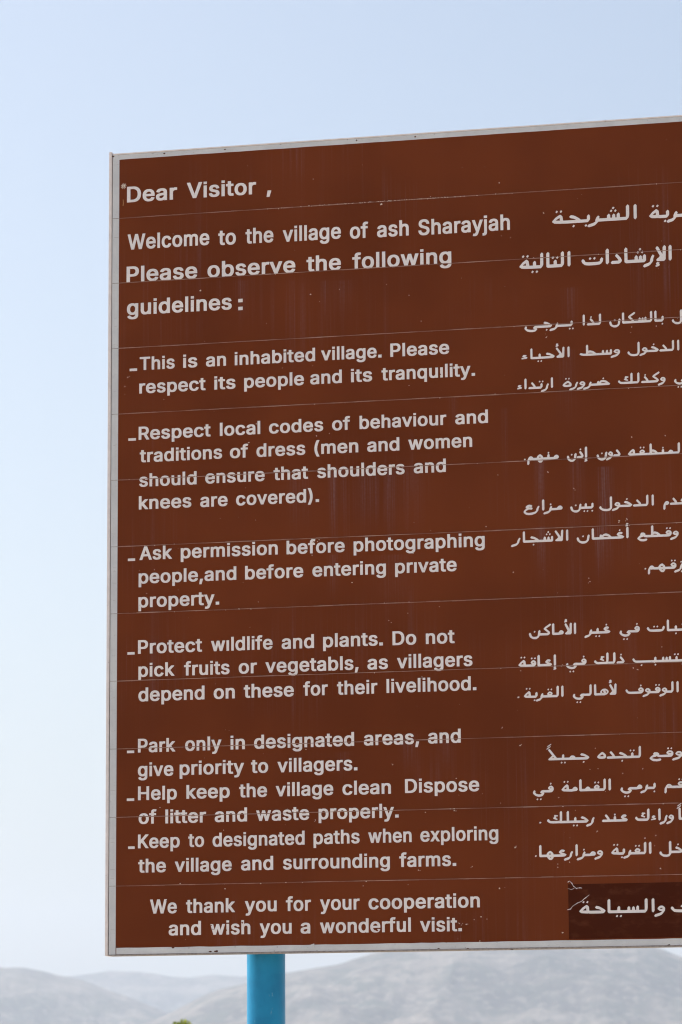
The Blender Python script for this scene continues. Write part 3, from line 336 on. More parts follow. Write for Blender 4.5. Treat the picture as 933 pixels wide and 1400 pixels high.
0,339,3,352,18,349,28,341,36,313,58,353,81,362,92,353,100,351,99,307,74,300,68,291,56,298,48,327,26,331,22,329,20,253,20,253,42,243,50,233,38,233,20,
187,20,187,94,177,102,168,90,168,8],[590,2,593,0,603,12,603,94,595,101,593,102,584,90,584,8],[60,36,61,35,63,37,70,46,63,52,61,52,53,42],[87,36,89,36,
97,46,89,53,80,42]]]]],[0.0253,[["\u0625\u0639\u0627\u0642\u0629",0.9127,0.9953,0.6005,316,[[294,-34,308,-31,316,-22,309,-16,314,-10,310,-5,304,-3,
300,-3,292,-12,292,-16,296,-20,290,-26,288,-30],[41,2,52,1,54,2,56,1,68,0,92,0,120,0,132,2,138,7,148,20,148,36,146,42,142,48,132,54,126,56,118,54,110,
48,105,42,102,36,106,28,114,21,116,20,62,20,58,50,46,61,40,59,19,42,1,20,0,16,1,14,12,5,20,3],[166,2,168,0,180,0,260,1,270,3,280,16,270,26,254,32,244,
38,250,40,260,38,270,50,262,58,250,59,242,58,234,52,224,40,223,36,226,32,238,20,180,20,179,94,170,102,159,90,159,8],[300,2,304,0,313,12,313,94,304,
102,294,90,294,8],[36,22,24,23,21,24,30,32,40,39,42,22],[124,34,118,36,118,38,120,40,126,40,131,38,131,36,130,35],[110,64,112,64,120,74,112,81,103,
70],[137,64,140,65,147,74,140,80,138,80,130,70],[23,74,26,75,33,84,26,90,24,90,16,80],[50,74,52,74,60,84,52,91,43,80]]],["\u0641\u064a",1.0157,1.0604,
0.6006,176,[[34,-62,36,-63,38,-61,44,-52,36,-46,27,-56],[61,-62,64,-62,71,-52,64,-45,54,-56],[37,-32,46,-34,58,-33,72,-30,78,-27,92,-10,91,-4,87,0,88,
1,146,0,160,2,166,7,175,20,176,36,174,42,170,48,160,54,152,55,144,53,133,42,130,36,134,28,142,21,144,20,116,19,84,21,76,20,70,17,59,4,60,0,72,-10,60,
-14,46,-14,26,-8,19,0,21,14,12,22,2,10,0,0,1,-6,9,-16,20,-25,28,-29],[152,34,146,36,146,38,148,40,154,40,159,38,158,34],[151,64,154,64,161,74,154,80,
152,80,144,70]]],["\u0630\u0644\u0643",1.0766,1.1422,0.6006,259,[[27,2,54,0,96,1,166,0,178,14,181,24,183,38,183,94,174,102,163,90,163,48,162,20,121,
20,124,44,124,94,116,102,114,101,105,90,104,22,102,21,90,20,34,20,24,23,18,32,10,38,0,26,4,16,16,6],[196,2,200,0,206,0,244,1,250,5,259,16,258,24,253,
36,237,56,230,63,228,64,226,62,218,52,238,24,238,21,200,20,190,8],[74,30,82,28,87,36,82,40,71,44,76,52,74,56,78,58,84,56,89,62,90,64,84,68,64,71,56,
62,62,52,56,50,50,44,50,42,56,37],[229,70,230,69,232,71,238,80,232,86,230,86,222,76]]],["\u064a\u062a\u0633\u0628\u0628",1.1588,1.2755,0.6007,462,
[[425,-29,428,-28,435,-19,428,-13,426,-13,418,-23],[452,-29,454,-29,462,-19,454,-12,445,-23],[75,-27,78,-29,86,-19,86,-17,80,-12,78,-12,70,-21,70,
-23],[193,-27,196,-28,204,-19,203,-17,196,-11,187,-21,188,-23],[42,1,434,0,440,2,452,17,453,43,452,45,446,51,444,52,442,51,434,41,433,21,432,20,386,
20,385,21,384,43,376,50,366,39,366,21,364,20,330,20,329,45,320,52,310,41,310,21,308,20,301,21,301,39,292,47,282,35,282,21,280,20,272,21,271,41,264,48,
262,48,253,37,253,21,250,20,206,20,205,43,196,50,186,39,186,21,184,20,70,20,36,21,26,23,20,35,10,43,0,31,9,15,22,5],[359,57,362,56,370,65,369,67,362,
73,353,63,354,61],[386,57,388,55,390,57,397,65,396,67,390,72,388,72,380,63,381,61]]]]],[0.0248,[[".",0.9085,0.9146,0.533,17,[[7,2,8,2,10,4,17,12,8,18,
0,8]]],["\u0627\u0644\u0642\u0631\u064a\u0629",0.9236,1.0096,0.5331,341,[[107,-32,110,-34,136,-26,142,-22,162,0,284,0,297,14,300,24,301,38,301,94,292,
102,281,90,281,34,281,22,280,20,240,20,246,30,247,36,244,41,238,47,228,51,220,51,214,49,202,36,200,30,206,20,165,20,165,22,168,32,160,40,149,28,143,
12,142,-2,132,-8,110,-15,100,-26],[89,-28,92,-29,100,-20,99,-18,92,-13,83,-22,84,-24],[41,2,66,0,100,0,104,1,116,16,118,22,118,44,110,51,108,52,99,42,
98,40,98,20,62,20,60,24,57,50,46,61,40,59,18,41,1,20,0,16,1,14,12,5,20,3],[328,2,332,0,341,12,341,94,332,102,321,90,321,8],[34,22,24,22,21,24,32,34,
40,39,40,22],[218,29,215,34,218,36,226,36,230,35,232,32,232,30,230,29,224,32,220,29],[209,62,212,63,218,72,212,78,210,78,202,68],[235,62,238,62,245,
72,238,79,229,68],[23,74,26,75,32,84,26,90,24,90,16,80],[49,74,52,74,59,84,52,91,43,80]]],["\u0644\u0623\u0647\u0627\u0644\u064a",1.0295,1.124,0.5339,
379,[[36,-62,38,-62,46,-52,38,-45,29,-56],[63,-62,66,-61,73,-52,66,-46,64,-46,56,-56],[39,-32,54,-34,60,-33,72,-31,80,-28,94,-10,93,-4,89,0,90,1,112,
0,148,0,152,4,160,14,163,24,164,38,164,94,163,96,156,102,145,90,145,48,144,20,110,19,92,21,78,20,72,17,61,4,62,0,74,-10,72,-11,54,-14,38,-12,26,-7,19,
0,21,14,14,21,12,22,10,20,2,10,0,0,1,-6,9,-16,20,-25,26,-28],[245,0,274,-1,278,3,280,2,292,7,298,11,308,24,310,30,309,38,304,44,298,50,286,57,278,58,
266,57,254,52,240,38,237,28,240,20,204,20,203,94,194,102,184,90,184,8,192,0],[325,2,366,1,376,12,379,94,372,101,370,102,368,100,360,90,358,45,333,92,
326,98,315,86,341,34,318,10,318,8],[260,20,254,24,252,32,253,36,260,41,262,40,268,20],[290,21,288,22,282,40,284,42,291,38,294,32,295,28,294,24],[318,
104,332,107,340,116,334,122,338,128,334,133,328,135,324,135,316,126,316,122,320,118,314,112,312,108]]],["\u0627\u0644\u0648\u0642\u0648\u0641",1.1429,
1.2568,0.5347,459,[[151,-30,155,-31,185,-21,195,-14,209,1,267,0,285,2,293,8,302,20,302,36,301,42,289,53,283,55,273,55,263,50,257,42,254,36,258,28,265,
21,269,20,217,20,216,22,217,26,215,34,205,43,197,47,189,47,183,46,177,41,171,34,168,26,173,18,193,4,189,0,153,-13,145,-24],[296,-30,299,-32,329,-21,
339,-15,353,1,397,0,403,5,411,14,414,24,415,38,415,94,414,96,407,102,405,102,396,90,396,34,394,20,361,20,359,34,349,44,343,47,337,47,325,44,314,32,
313,26,317,18,337,4,331,-1,299,-12,289,-24],[30,2,57,0,95,0,135,2,145,7,156,20,158,36,155,43,146,52,137,55,129,55,123,53,119,50,112,42,109,36,112,30,
122,20,41,20,25,23,19,36,9,43,0,32,6,18,19,6],[446,2,449,0,459,12,459,94,451,101,449,102,440,90,440,8],[335,24,329,25,328,30,337,32,344,30,345,28,343,
25],[185,25,183,30,189,32,193,33,197,31,200,28,199,25,197,25,187,24],[133,34,127,35,125,38,127,40,139,39,141,38,141,36,139,35],[279,34,271,35,269,38,
275,40,283,39,286,38,286,36],[132,64,134,64,142,74,133,81,125,70],[263,64,265,65,273,74,265,80,263,80,256,70],[290,64,292,64,300,74,291,81,283,
70]]]]],[0.0259,[["\u062c\u0645\u064a\u0644\u0627\u064b",0.9704,1.0628,0.3977,347,[[120,-29,122,-29,130,-19,122,-12,113,-23],[147,-29,148,-30,150,-28,
157,-19,150,-13,148,-13,140,-23],[297,-27,300,-28,308,-19,308,-17,300,-12,292,-21,292,-23],[21,1,314,0,328,1,334,3,345,15,347,19,342,25,336,30,314,44,
300,50,284,54,274,43,274,41,282,34,290,33,306,28,318,21,316,20,236,20,234,21,232,27,224,34,214,37,200,36,194,31,186,20,184,20,146,20,144,21,144,43,
136,50,134,49,126,39,125,21,124,20,84,20,32,91,24,98,15,89,14,85,46,41,26,21,22,19,14,9,14,7],[48,20,46,21,54,29,61,21],[2,93,4,92,32,112,36,117,32,
120,4,100,0,95],[7,113,10,113,38,133,41,137,38,140,36,139,8,119,5,115]]],["\u0644\u062a\u062c\u062f\u0647",1.0797,1.1735,0.3979,362,[[203,-28,206,-28,
213,-18,206,-11,197,-22],[23,2,40,1,64,4,73,16,73,28,69,38,57,50,46,58,38,57,32,53,14,38,2,24,0,16,2,12,12,4],[83,2,86,0,228,1,238,0,332,0,334,1,344,
0,350,4,358,14,361,24,362,38,362,94,354,102,352,101,343,90,343,46,341,20,300,20,299,42,290,50,279,38,279,22,278,20,248,20,244,25,232,35,214,46,204,51,
192,54,190,54,181,44,180,42,182,40,190,34,206,30,222,20,146,20,141,34,123,56,114,64,103,52,126,22,124,20,86,19,77,8],[22,22,20,24,38,37,46,37,54,26,
52,22,42,21],[274,56,276,56,284,66,276,73,267,62],[301,56,304,57,311,66,304,72,302,72,294,62]]],["\u0627\u0644\u0645\u0648\u0642\u0639",1.1916,1.3175,
0.3981,484,[[35,-32,60,-34,86,-30,96,-18,88,-10,60,-15,32,-11,21,-6,19,-4,22,-3,30,1,52,6,58,11,68,3,80,1,158,0,176,2,184,6,194,20,195,36,193,42,186,
49,180,53,168,55,156,54,148,50,137,36,140,30,151,22,150,20,92,19,78,21,77,22,79,28,78,32,66,41,46,43,40,43,28,30,30,26,34,22,16,12,10,7,0,-6,1,-8,0,
-10,4,-14,18,-26,30,-31],[189,-30,192,-32,234,-20,244,-15,260,1,272,0,410,0,416,5,423,14,427,24,429,38,429,94,420,102,410,90,410,46,408,20,358,20,356,
26,346,34,340,36,330,38,316,34,304,20,270,20,268,21,269,26,267,34,256,44,242,47,230,46,220,40,214,32,211,26,215,20,222,14,228,11,236,9,242,4,232,-1,
192,-12,182,-24],[471,2,474,0,484,12,484,94,476,101,474,102,464,90,464,8],[238,24,234,24,228,27,227,30,232,32,242,33,251,30,253,28,252,26],[160,34,
153,38,158,39,168,41,178,38,178,35,174,34],[151,64,154,65,161,74,154,80,152,80,144,70],[179,64,188,74,180,81,171,70]]]]],[0.0263,[["\u0641\u064a",
0.94,0.9847,0.3296,168,[[34,-62,36,-63,38,-61,44,-52,36,-46,27,-56],[61,-62,64,-62,71,-52,64,-46,54,-56],[37,-32,46,-34,58,-33,72,-30,78,-27,91,-10,
91,-4,87,0,88,1,136,0,152,2,158,6,168,20,168,36,166,42,162,48,152,55,146,55,138,54,127,44,123,36,126,28,137,20,106,20,84,21,72,18,68,15,59,4,60,0,72,
-10,60,-14,46,-14,26,-8,19,0,21,14,12,22,2,10,0,0,1,-6,9,-16,20,-25,28,-29],[144,34,138,36,138,38,140,40,146,40,151,38,152,36,150,35],[143,64,146,64,
153,74,146,81,137,70]]],["\u0627\u0644\u0642\u0645\u0627\u0645\u0629",1.0017,1.1079,0.3301,399,[[41,2,80,0,122,5,131,16,129,20,129,26,127,30,120,36,
114,39,106,39,98,35,90,26,88,21,62,20,60,24,57,50,46,61,42,60,30,52,19,42,1,20,0,16,1,14,12,5,20,3],[149,2,152,0,342,0,354,14,357,24,358,38,358,94,
350,102,339,90,339,48,338,20,300,20,307,30,307,38,296,49,290,51,284,51,274,48,263,36,261,30,263,24,267,20,233,20,232,26,224,34,218,37,212,38,202,34,
190,20,164,20,163,22,163,94,154,102,143,90,143,8],[385,2,388,0,390,1,399,12,399,94,390,102,379,90,379,8],[34,22,24,22,21,24,32,34,40,39,40,22],[278,
29,276,34,282,36,286,37,290,35,292,32,293,30,290,29,286,32,280,28],[269,62,272,62,279,72,272,79,263,68],[296,62,298,61,300,63,306,72,300,78,298,78,
289,68],[23,74,26,75,32,84,26,90,24,90,16,80],[49,74,52,74,59,84,52,91,43,80]]],["\u0628\u0631\u0645\u064a",1.128,1.2034,0.3311,287,[[34,-62,36,-63,
38,-61,44,-52,36,-46,27,-56],[61,-62,64,-62,71,-52,64,-45,54,-56],[37,-32,46,-34,58,-33,72,-30,78,-27,92,-10,91,-4,87,0,88,1,128,0,170,5,179,16,177,
20,177,26,175,30,168,36,158,40,150,38,147,36,138,26,136,21,134,20,106,20,84,21,78,20,70,17,59,4,60,0,72,-10,54,-14,46,-14,26,-8,19,0,21,14,12,22,2,10,
0,0,1,-6,9,-16,20,-25,28,-29],[165,-32,168,-34,170,-33,194,-26,200,-22,220,0,270,0,274,2,285,16,287,22,287,44,280,51,278,52,276,50,267,40,268,22,266,
20,260,19,224,20,223,22,227,32,218,40,207,28,202,12,201,-2,190,-8,168,-15,159,-26],[273,-28,276,-27,283,-18,276,-12,274,-12,266,-22]]],
["\u0642\u0645",1.2214,1.2641,0.3318,163,[[6,-40,10,-42,19,-30,21,0,24,4,30,1,38,1,48,2,68,0,126,0,144,2,152,6,162,20,163,36,161,42,152,51,144,55,132,
55,124,53,117,48,109,36,113,28,122,21,126,20,68,20,64,20,54,31,46,35,34,35,26,32,16,22,12,14,6,6,3,-2,0,-34],[38,16,34,16,31,20,42,20,43,18,42,16],
[130,34,125,36,125,38,128,39,138,40,146,38,146,35,138,34],[121,64,122,63,124,65,130,74,124,80,122,80,114,70],[147,64,150,64,157,74,150,81,141,70]]]]],
[0.0262,[[".",0.9519,0.9576,0.2632,17,[[7,2,8,2,10,4,17,12,8,18,0,8]]],["\u0631\u062d\u064a\u0644\u0643",0.9694,1.0716,0.2633,388,[[323,-32,326,-34,
352,-25,362,-18,375,-2,380,7,381,22,388,38,380,46,378,45,369,34,362,16,359,0,356,-3,348,-7,326,-14,316,-26],[214,-28,218,-29,225,-20,225,-18,218,-12,
209,-22,210,-24],[241,-28,244,-30,252,-20,252,-18,246,-13,244,-13,236,-22,237,-24],[27,2,54,0,100,1,114,0,312,0,322,1,328,4,338,16,339,20,326,33,308,
46,298,51,286,54,277,44,275,42,277,40,284,34,298,31,314,20,242,20,240,22,240,42,232,50,230,49,221,38,221,22,220,20,181,20,180,22,180,94,172,102,170,
101,161,90,161,22,160,20,122,20,124,44,124,94,116,102,114,101,105,90,105,40,104,22,88,20,34,20,24,23,18,32,10,38,0,26,4,16,16,6],[75,30,82,28,87,36,
82,40,71,44,76,52,74,56,78,58,84,56,90,62,90,64,84,68,64,71,57,62,62,52,56,50,50,44,51,42,56,37]]],["\u0639\u0646\u062f",1.0869,1.1427,0.2637,210,[[6,
2,10,0,20,0,190,1,200,3,210,16,200,26,184,32,175,38,178,40,190,38,192,39,200,50,192,58,180,59,170,57,164,52,154,40,154,36,156,32,168,20,116,20,115,42,
106,50,96,38,95,20,66,20,64,22,60,34,44,56,36,63,34,64,24,52,40,30,45,22,44,20,10,20,0,8],[104,52,106,50,114,62,106,69,97,58]]],
["\u0648\u0631\u0627\u0621\u0643",1.1579,1.2407,0.264,316,[[203,-32,206,-34,226,-27,236,-22,253,-2,257,8,258,22,265,38,258,45,256,46,254,44,246,34,
240,18,238,4,236,-2,230,-6,206,-14,196,-26],[257,-30,260,-32,288,-21,298,-12,310,4,314,12,316,28,312,37,304,44,294,47,286,46,280,41,273,32,271,26,274,
19,284,11,294,8,291,2,286,-3,260,-13,251,-24],[26,2,42,0,88,0,102,3,106,6,114,16,117,24,118,44,118,94,117,96,110,102,108,102,98,90,97,22,92,20,62,20,
30,21,22,24,18,32,10,38,0,26,4,16,16,5],[195,2,198,0,200,1,208,12,208,94,200,102,198,101,189,90,189,8],[133,4,162,8,166,10,171,16,170,18,166,22,152,
30,156,31,160,30,165,36,166,38,162,41,150,44,144,42,138,36,136,32,135,28,142,22,152,18,134,16,128,8],[292,24,287,26,286,30,288,32,294,32,298,31,299,
28,296,24],[70,30,78,28,83,36,78,40,67,44,72,52,71,56,74,58,80,56,85,64,80,68,62,70,60,70,53,62,58,52,52,49,48,44,48,42,54,36]]],
["\u0634\u064a\u0626\u0627\u064b",1.2466,1.3083,0.2643,231,[[106,-29,108,-29,115,-19,108,-13,99,-23],[133,-29,134,-29,136,-28,142,-19,134,-13,126,
-23],[21,1,58,0,222,1,231,11,231,45,222,52,214,43,212,41,212,21,210,20,207,21,207,39,198,47,187,35,187,21,182,20,181,21,181,41,172,48,162,37,162,21,
160,20,132,20,130,21,130,43,122,50,120,49,111,39,111,21,110,20,84,20,82,21,82,43,74,50,72,50,63,39,62,20,34,20,33,23,32,95,24,102,15,93,14,89,14,7],
[179,59,182,57,190,67,190,69,184,74,182,74,174,65,175,63],[206,59,208,58,210,58,217,67,217,69,210,75,201,65,202,63],[194,77,196,77,204,87,196,94,187,
83],[2,93,4,92,32,112,36,117,32,120,4,100,0,95],[7,113,10,113,38,133,41,137,38,140,36,139,8,119,5,115]]]]],[0.0262,
[["\u0648\u0645\u0632\u0627\u0631\u0639\u0647\u0627.",0.9419,1.0883,0.1924,554,[[241,-32,244,-34,270,-26,278,-22,286,-15,301,4,304,22,312,38,310,40,
302,46,300,44,293,36,288,25,285,16,282,0,274,-5,244,-14,235,-26],[345,-32,348,-34,370,-28,382,-23,392,-14,404,0,440,0,486,4,496,16,494,20,494,26,492,
30,484,36,476,39,470,39,460,35,448,20,408,20,412,32,404,40,402,40,393,28,387,12,386,0,385,-2,372,-8,348,-14,339,-26],[488,-30,490,-32,492,-31,522,-21,
532,-14,546,2,552,12,554,28,550,36,542,43,534,47,522,46,514,41,508,34,505,26,508,19,518,11,524,9,530,9,532,8,530,4,522,-1,490,-13,481,-24],[122,-24,
130,-25,138,-24,149,-12,152,-6,152,0,154,0,226,0,246,3,257,14,258,16,256,18,246,26,226,33,218,38,218,40,222,40,236,38,246,50,238,57,224,59,216,58,208,
53,197,40,197,36,199,32,213,20,212,20,152,20,152,26,148,34,132,48,128,50,118,47,108,41,97,26,96,20,56,20,55,22,55,94,46,102,44,101,36,90,36,7,44,0,
100,0,107,-14,118,-23],[124,-5,122,0,130,0,133,-4,130,-6],[7,2,8,2,10,4,17,12,8,18,0,8],[337,2,340,0,350,12,350,94,340,102,331,90,331,8],[116,20,115,
26,120,29,126,30,131,26,132,20],[530,24,522,25,520,30,530,33,536,30,537,28,534,25],[398,46,400,46,408,56,400,63,391,52]]],
["\u0627\u0644\u0642\u0631\u064a\u0629",1.1056,1.1913,0.1939,323,[[101,-32,104,-34,130,-26,140,-19,156,0,266,0,268,1,279,14,281,24,283,70,283,94,282,
96,274,102,263,90,263,34,263,22,262,20,228,20,234,30,235,36,232,41,226,46,216,51,208,51,202,49,190,36,188,30,194,20,159,20,159,22,162,32,154,40,143,
28,137,12,136,-2,126,-8,104,-15,94,-26],[83,-28,86,-29,94,-20,93,-18,86,-13,77,-22,78,-24],[41,2,66,0,94,0,98,1,110,16,112,22,112,44,104,51,102,52,93,
42,92,40,92,20,62,20,60,24,57,50,46,61,40,59,18,41,1,20,0,16,1,14,12,5,20,3],[310,2,314,0,323,12,323,94,314,102,303,90,303,8],[34,22,24,22,21,24,32,
34,40,39,40,22],[206,29,203,34,206,36,216,35,219,34,220,32,220,30,218,29,212,32,208,29],[197,62,200,63,206,72,200,78,198,78,190,68],[223,62,226,62,
233,72,226,79,217,68],[23,74,26,75,32,84,26,90,24,90,16,80],[49,74,52,74,59,84,52,91,43,80]]],["\u062f\u0627\u062e\u0644",1.208,1.2868,0.1948,301,
[[38,-28,60,-30,78,-25,82,-23,90,-12,98,0,160,0,178,3,190,16,191,20,182,30,160,46,150,51,140,54,138,54,128,42,138,34,150,31,156,28,165,22,164,20,98,
20,98,94,90,101,88,102,78,90,78,14,76,-7,60,-11,40,-9,32,-7,22,0,18,12,10,18,0,6,3,-6,7,-10,24,-23,34,-28],[210,2,214,0,223,12,223,94,214,102,204,90,
204,8],[239,2,244,0,286,1,292,5,301,16,301,22,295,36,280,56,272,63,270,64,268,62,260,52,274,34,281,22,280,20,272,20,242,19,233,8],[151,62,160,72,152,
79,143,68]]]]],[0.0303,[["\u0648\u0627\u0644\u0633\u064a\u0627\u062d\u0629",1.0354,1.2177,0.0712,594,[[523,-30,526,-32,554,-24,568,-17,572,-14,585,2,
592,12,594,28,592,34,588,38,580,45,572,47,560,46,552,41,544,32,542,26,543,22,556,11,572,8,569,4,560,-2,526,-13,517,-24],[258,-28,262,-29,269,-20,268,
-18,262,-12,253,-22,253,-24],[285,-28,288,-30,296,-20,295,-18,290,-13,288,-13,280,-22,280,-24],[41,2,60,1,62,3,66,1,80,0,148,0,164,1,170,3,174,7,181,
16,182,20,172,30,146,46,134,51,120,54,111,44,110,42,111,40,119,34,140,29,151,22,152,20,72,20,70,22,69,24,68,44,66,50,58,58,52,61,44,58,22,43,3,22,0,
16,2,13,14,4],[203,2,206,0,456,0,469,14,472,24,474,38,474,94,466,101,464,102,454,90,454,34,453,22,452,20,415,20,414,22,414,44,406,52,404,51,395,40,
395,22,394,20,386,20,384,40,376,47,366,36,365,22,364,20,354,20,353,40,344,48,334,36,334,20,286,20,284,22,284,42,276,50,274,49,265,38,264,20,218,20,
216,22,216,94,208,102,197,90,197,8],[508,2,512,0,521,12,521,94,512,102,502,90,502,8],[38,22,26,23,23,24,48,41,50,22],[566,24,559,26,558,30,570,32,576,
30,577,28,574,25],[29,74,32,75,38,84,32,90,30,90,22,80],[55,74,58,74,65,84,58,91,49,80]]],["\u0627\u0644\u062a\u0631\u0627\u062b",1.2295,1.384,0.0704,
512,[[225,-32,227,-34,237,-32,257,-28,273,-22,285,-14,297,0,437,0,443,5,451,14,455,24,457,38,457,94,447,102,437,90,437,48,435,20,381,20,380,42,371,50,
361,38,361,22,359,20,303,20,303,22,308,32,299,40,290,30,282,16,279,1,271,-4,261,-7,227,-15,219,-26],[38,2,71,0,115,0,145,1,155,3,165,8,178,22,182,40,
173,48,171,47,162,36,159,24,149,21,73,20,45,21,27,24,19,36,9,43,0,32,0,30,8,18,23,5],[216,2,219,0,229,12,229,94,221,102,219,102,210,90,210,8],[499,2,
501,0,503,1,512,12,512,94,503,102,501,101,492,90,492,8],[76,36,78,36,86,46,77,53,69,42],[103,36,105,37,113,46,105,52,103,52,96,42],[88,56,91,55,99,64,
98,66,91,72,83,62,83,60],[356,56,357,56,366,66,357,73,349,62],[383,56,385,57,392,66,385,72,383,72,376,62]]]]]]
SPECKS=[[0.4652,1.7116,0.8],[0.2056,1.4717,2.2],[0.458,1.4484,1.4],[0.3854,1.6487,1.0],[0.1418,1.6059,0.7],[0.8859,1.6753,1.3],[0.7314,1.654,0.8],[0.6808,
1.4334,1],[0.7073,1.3734,1],[0.9144,1.6495,1],[0.6207,1.6441,2],[0.6306,1.4607,0.6],[0.5237,1.456,0.8],[0.0372,1.2827,1.3],[0.0307,1.262,1],[0.1213,
1.2283,0.8],[0.3163,1.1207,1.6],[0.4698,1.128,1.1],[0.3928,1.2852,0.8],[0.3339,1.1618,1.2],[0.6788,1.2305,0.8],[0.4989,1.1325,1],[0.8738,1.0218,1],
[0.87,1.201,1.2],[0.4588,0.8978,2],[0.4746,0.8962,1.6],[0.4622,0.8909,1.2],[0.4586,0.8628,1],[0.1007,0.8446,0.9],[0.3371,0.764,0.8],[0.1462,0.7493,1],
[0.1962,0.7494,0.8],[0.2635,0.7488,0.8],[0.0833,0.7923,0.8],[0.5481,0.7985,1.3],[0.6291,0.7124,1],[0.6344,0.7074,0.8],[0.6715,0.7267,1],[0.741,0.738,
0.9],[0.905,0.8074,1.2],[0.8462,0.9094,1.4],[0.684,0.8569,1.1],[0.7012,0.5863,1.2],[0.1608,0.1523,1.6],[0.2618,0.1393,1.4],[0.4632,0.2832,1.2],
[0.4429,0.4369,1.2],[0.2584,0.2662,0.9],[0.1148,0.3189,1],[0.8757,0.4717,1.2],[0.9142,0.4319,1],[0.6351,0.3982,1.3],[0.7059,0.2938,1.3],[0.7687,0.296,
1.6],[0.7738,0.3651,1],[0.8696,0.3095,0.9],[0.9005,0.2142,1.8],[0.8064,0.1757,1.3],[0.6892,0.1706,1.2],[0.5678,0.1394,1],[0.8646,0.1283,2],[0.6664,
0.1402,0.8],[0.8092,0.0633,1.1],[0.824,0.0686,1.5],[0.8367,0.0638,0.9],[0.792,0.0534,1.5],[0.781,0.0522,1.2],[0.8209,0.0177,1.3],[0.7773,0.0555,1.4],
[0.9838,1.6002,1.6],[0.909,1.5501,1],[0.9846,1.3215,1.2],[0.9136,1.3498,1.3],[1.1726,1.334,1],[1.1703,1.3216,0.9],[1.2259,1.3331,1],[1.1629,1.1992,
1.5],[0.9831,1.0234,1.3],[1.0395,0.9848,1.2],[1.1676,1.0911,1.8],[1.2402,1.0908,1.2],[1.1526,0.914,1],[0.9043,0.8072,1.3],[1.0687,0.7875,1.2],[1.071,
0.78,1.2],[1.1367,0.9095,1.8],[1.1538,0.9116,1.6],[1.2228,0.6333,1],[0.9175,0.5924,1],[1.0055,0.5995,1.2],[1.1606,0.5902,1.4],[1.1694,0.5867,1.2],
[1.1475,0.6,1.1],[0.9139,0.4318,1.5],[1.0757,0.4211,1.1],[1.0636,0.3765,1.1],[1.0809,0.3772,1],[1.1335,0.3662,1.1],[1.1763,0.3742,1.2],[0.9954,0.3182,
1.1],[1.0772,0.2449,1.3],[0.8996,0.2142,2],[1.0305,0.2899,0.8],[1.2013,0.2328,1.2],[0.991,0.1771,1.1],[0.9909,0.1703,1.1],[1.0161,0.1805,1.1],[1.2093,
0.1633,1.4],[1.1984,0.2111,1],[1.178,0.2278,1.6],[0.9986,0.0321,2]]
MISC={"scuff":[[0.2308,0.0605],[0.2348,0.0524],[0.2647,0.0495],[0.3004,0.0654],[0.1302,0.1158],[0.3334,1.1569],[0.3153,1.1183],[0.7786,0.0499],[0.5978,
0.0438],[0.0688,1.6945],[0.1443,1.6047],[0.6355,1.0612],[0.7477,1.2515]],"tear1":[[1.0118,0.138],[1.0156,0.1408],[1.02,0.1367],[1.0239,0.1293],
[1.0295,0.1242],[1.0358,0.1257],[1.0421,0.1251]],"tear1b":[[1.0116,0.124],[1.0153,0.1239],[1.0187,0.1221],[1.0261,0.1259]],"tear2":[[1.0099,0.0802],
[1.0174,0.0817],[1.0215,0.0878],[1.0324,0.0943],[1.0416,0.0981],[1.0503,0.1052],[1.0572,0.1107]],"patch":[[1.0122,0.1338],[1.0118,0.0184]],
"flap":[[0.4141,0.0049],[0.4352,0.0108],[0.4594,0.0182],[0.461,0.0073],[0.4497,0.0051]],"rust":[[0.1208,1.7938],[0.2622,1.7936],[0.5652,1.794],
[0.0007,1.7952],[0.2288,0.0047],[0.2419,0.0051],[0.1452,0.0147],[0.0183,0.0191],[0.8893,0.0004],[0.9238,0.0006],[0.6982,1.7932],[1.1239,1.7995],
[1.2241,0.0019],[0.7313,0.0014],[0.7947,0.0011]],"streak":[[0.506,1.054,0.006,0.2,0.9],[0.634,1.048,0.006,0.2,0.9],[0.58,1.051,0.012,0.18,0.4],[0.53,
1.053,0.004,0.15,0.4],[0.604,1.042,0.004,0.15,0.4],[0.678,1.046,0.02,0.2,0.25],[0.966,1.049,0.007,0.17,0.7],[1.046,1.045,0.01,0.2,0.4],[1.107,1.026,
0.01,0.26,0.9],[0.967,0.901,0.01,0.14,0.6],[1.091,0.896,0.006,0.14,0.7],[1.029,1.289,0.015,0.2,0.3],[0.492,1.475,0.006,0.1,0.35],[0.533,1.473,0.012,
0.1,0.3],[0.299,1.487,0.01,0.1,0.3],[0.249,1.49,0.004,0.1,0.3],[1.04,1.427,0.012,0.12,0.4],[0.89,1.166,0.004,0.2,0.35],[0.777,1.196,0.006,0.1,0.3],
[0.431,1.033,0.02,0.15,0.3],[0.672,0.461,0.012,0.1,0.4],[0.752,0.459,0.01,0.1,0.4],[0.526,0.426,0.01,0.08,0.3],[0.505,0.859,0.008,0.12,0.4],[0.643,
0.854,0.03,0.15,0.25],[0.417,1.48,0.005,0.3,0.25]],"star":[[0.0259,1.7243]],"ochre":[[0.0246,1.6844]],"tree":[-4.971,18.726,0.383]}
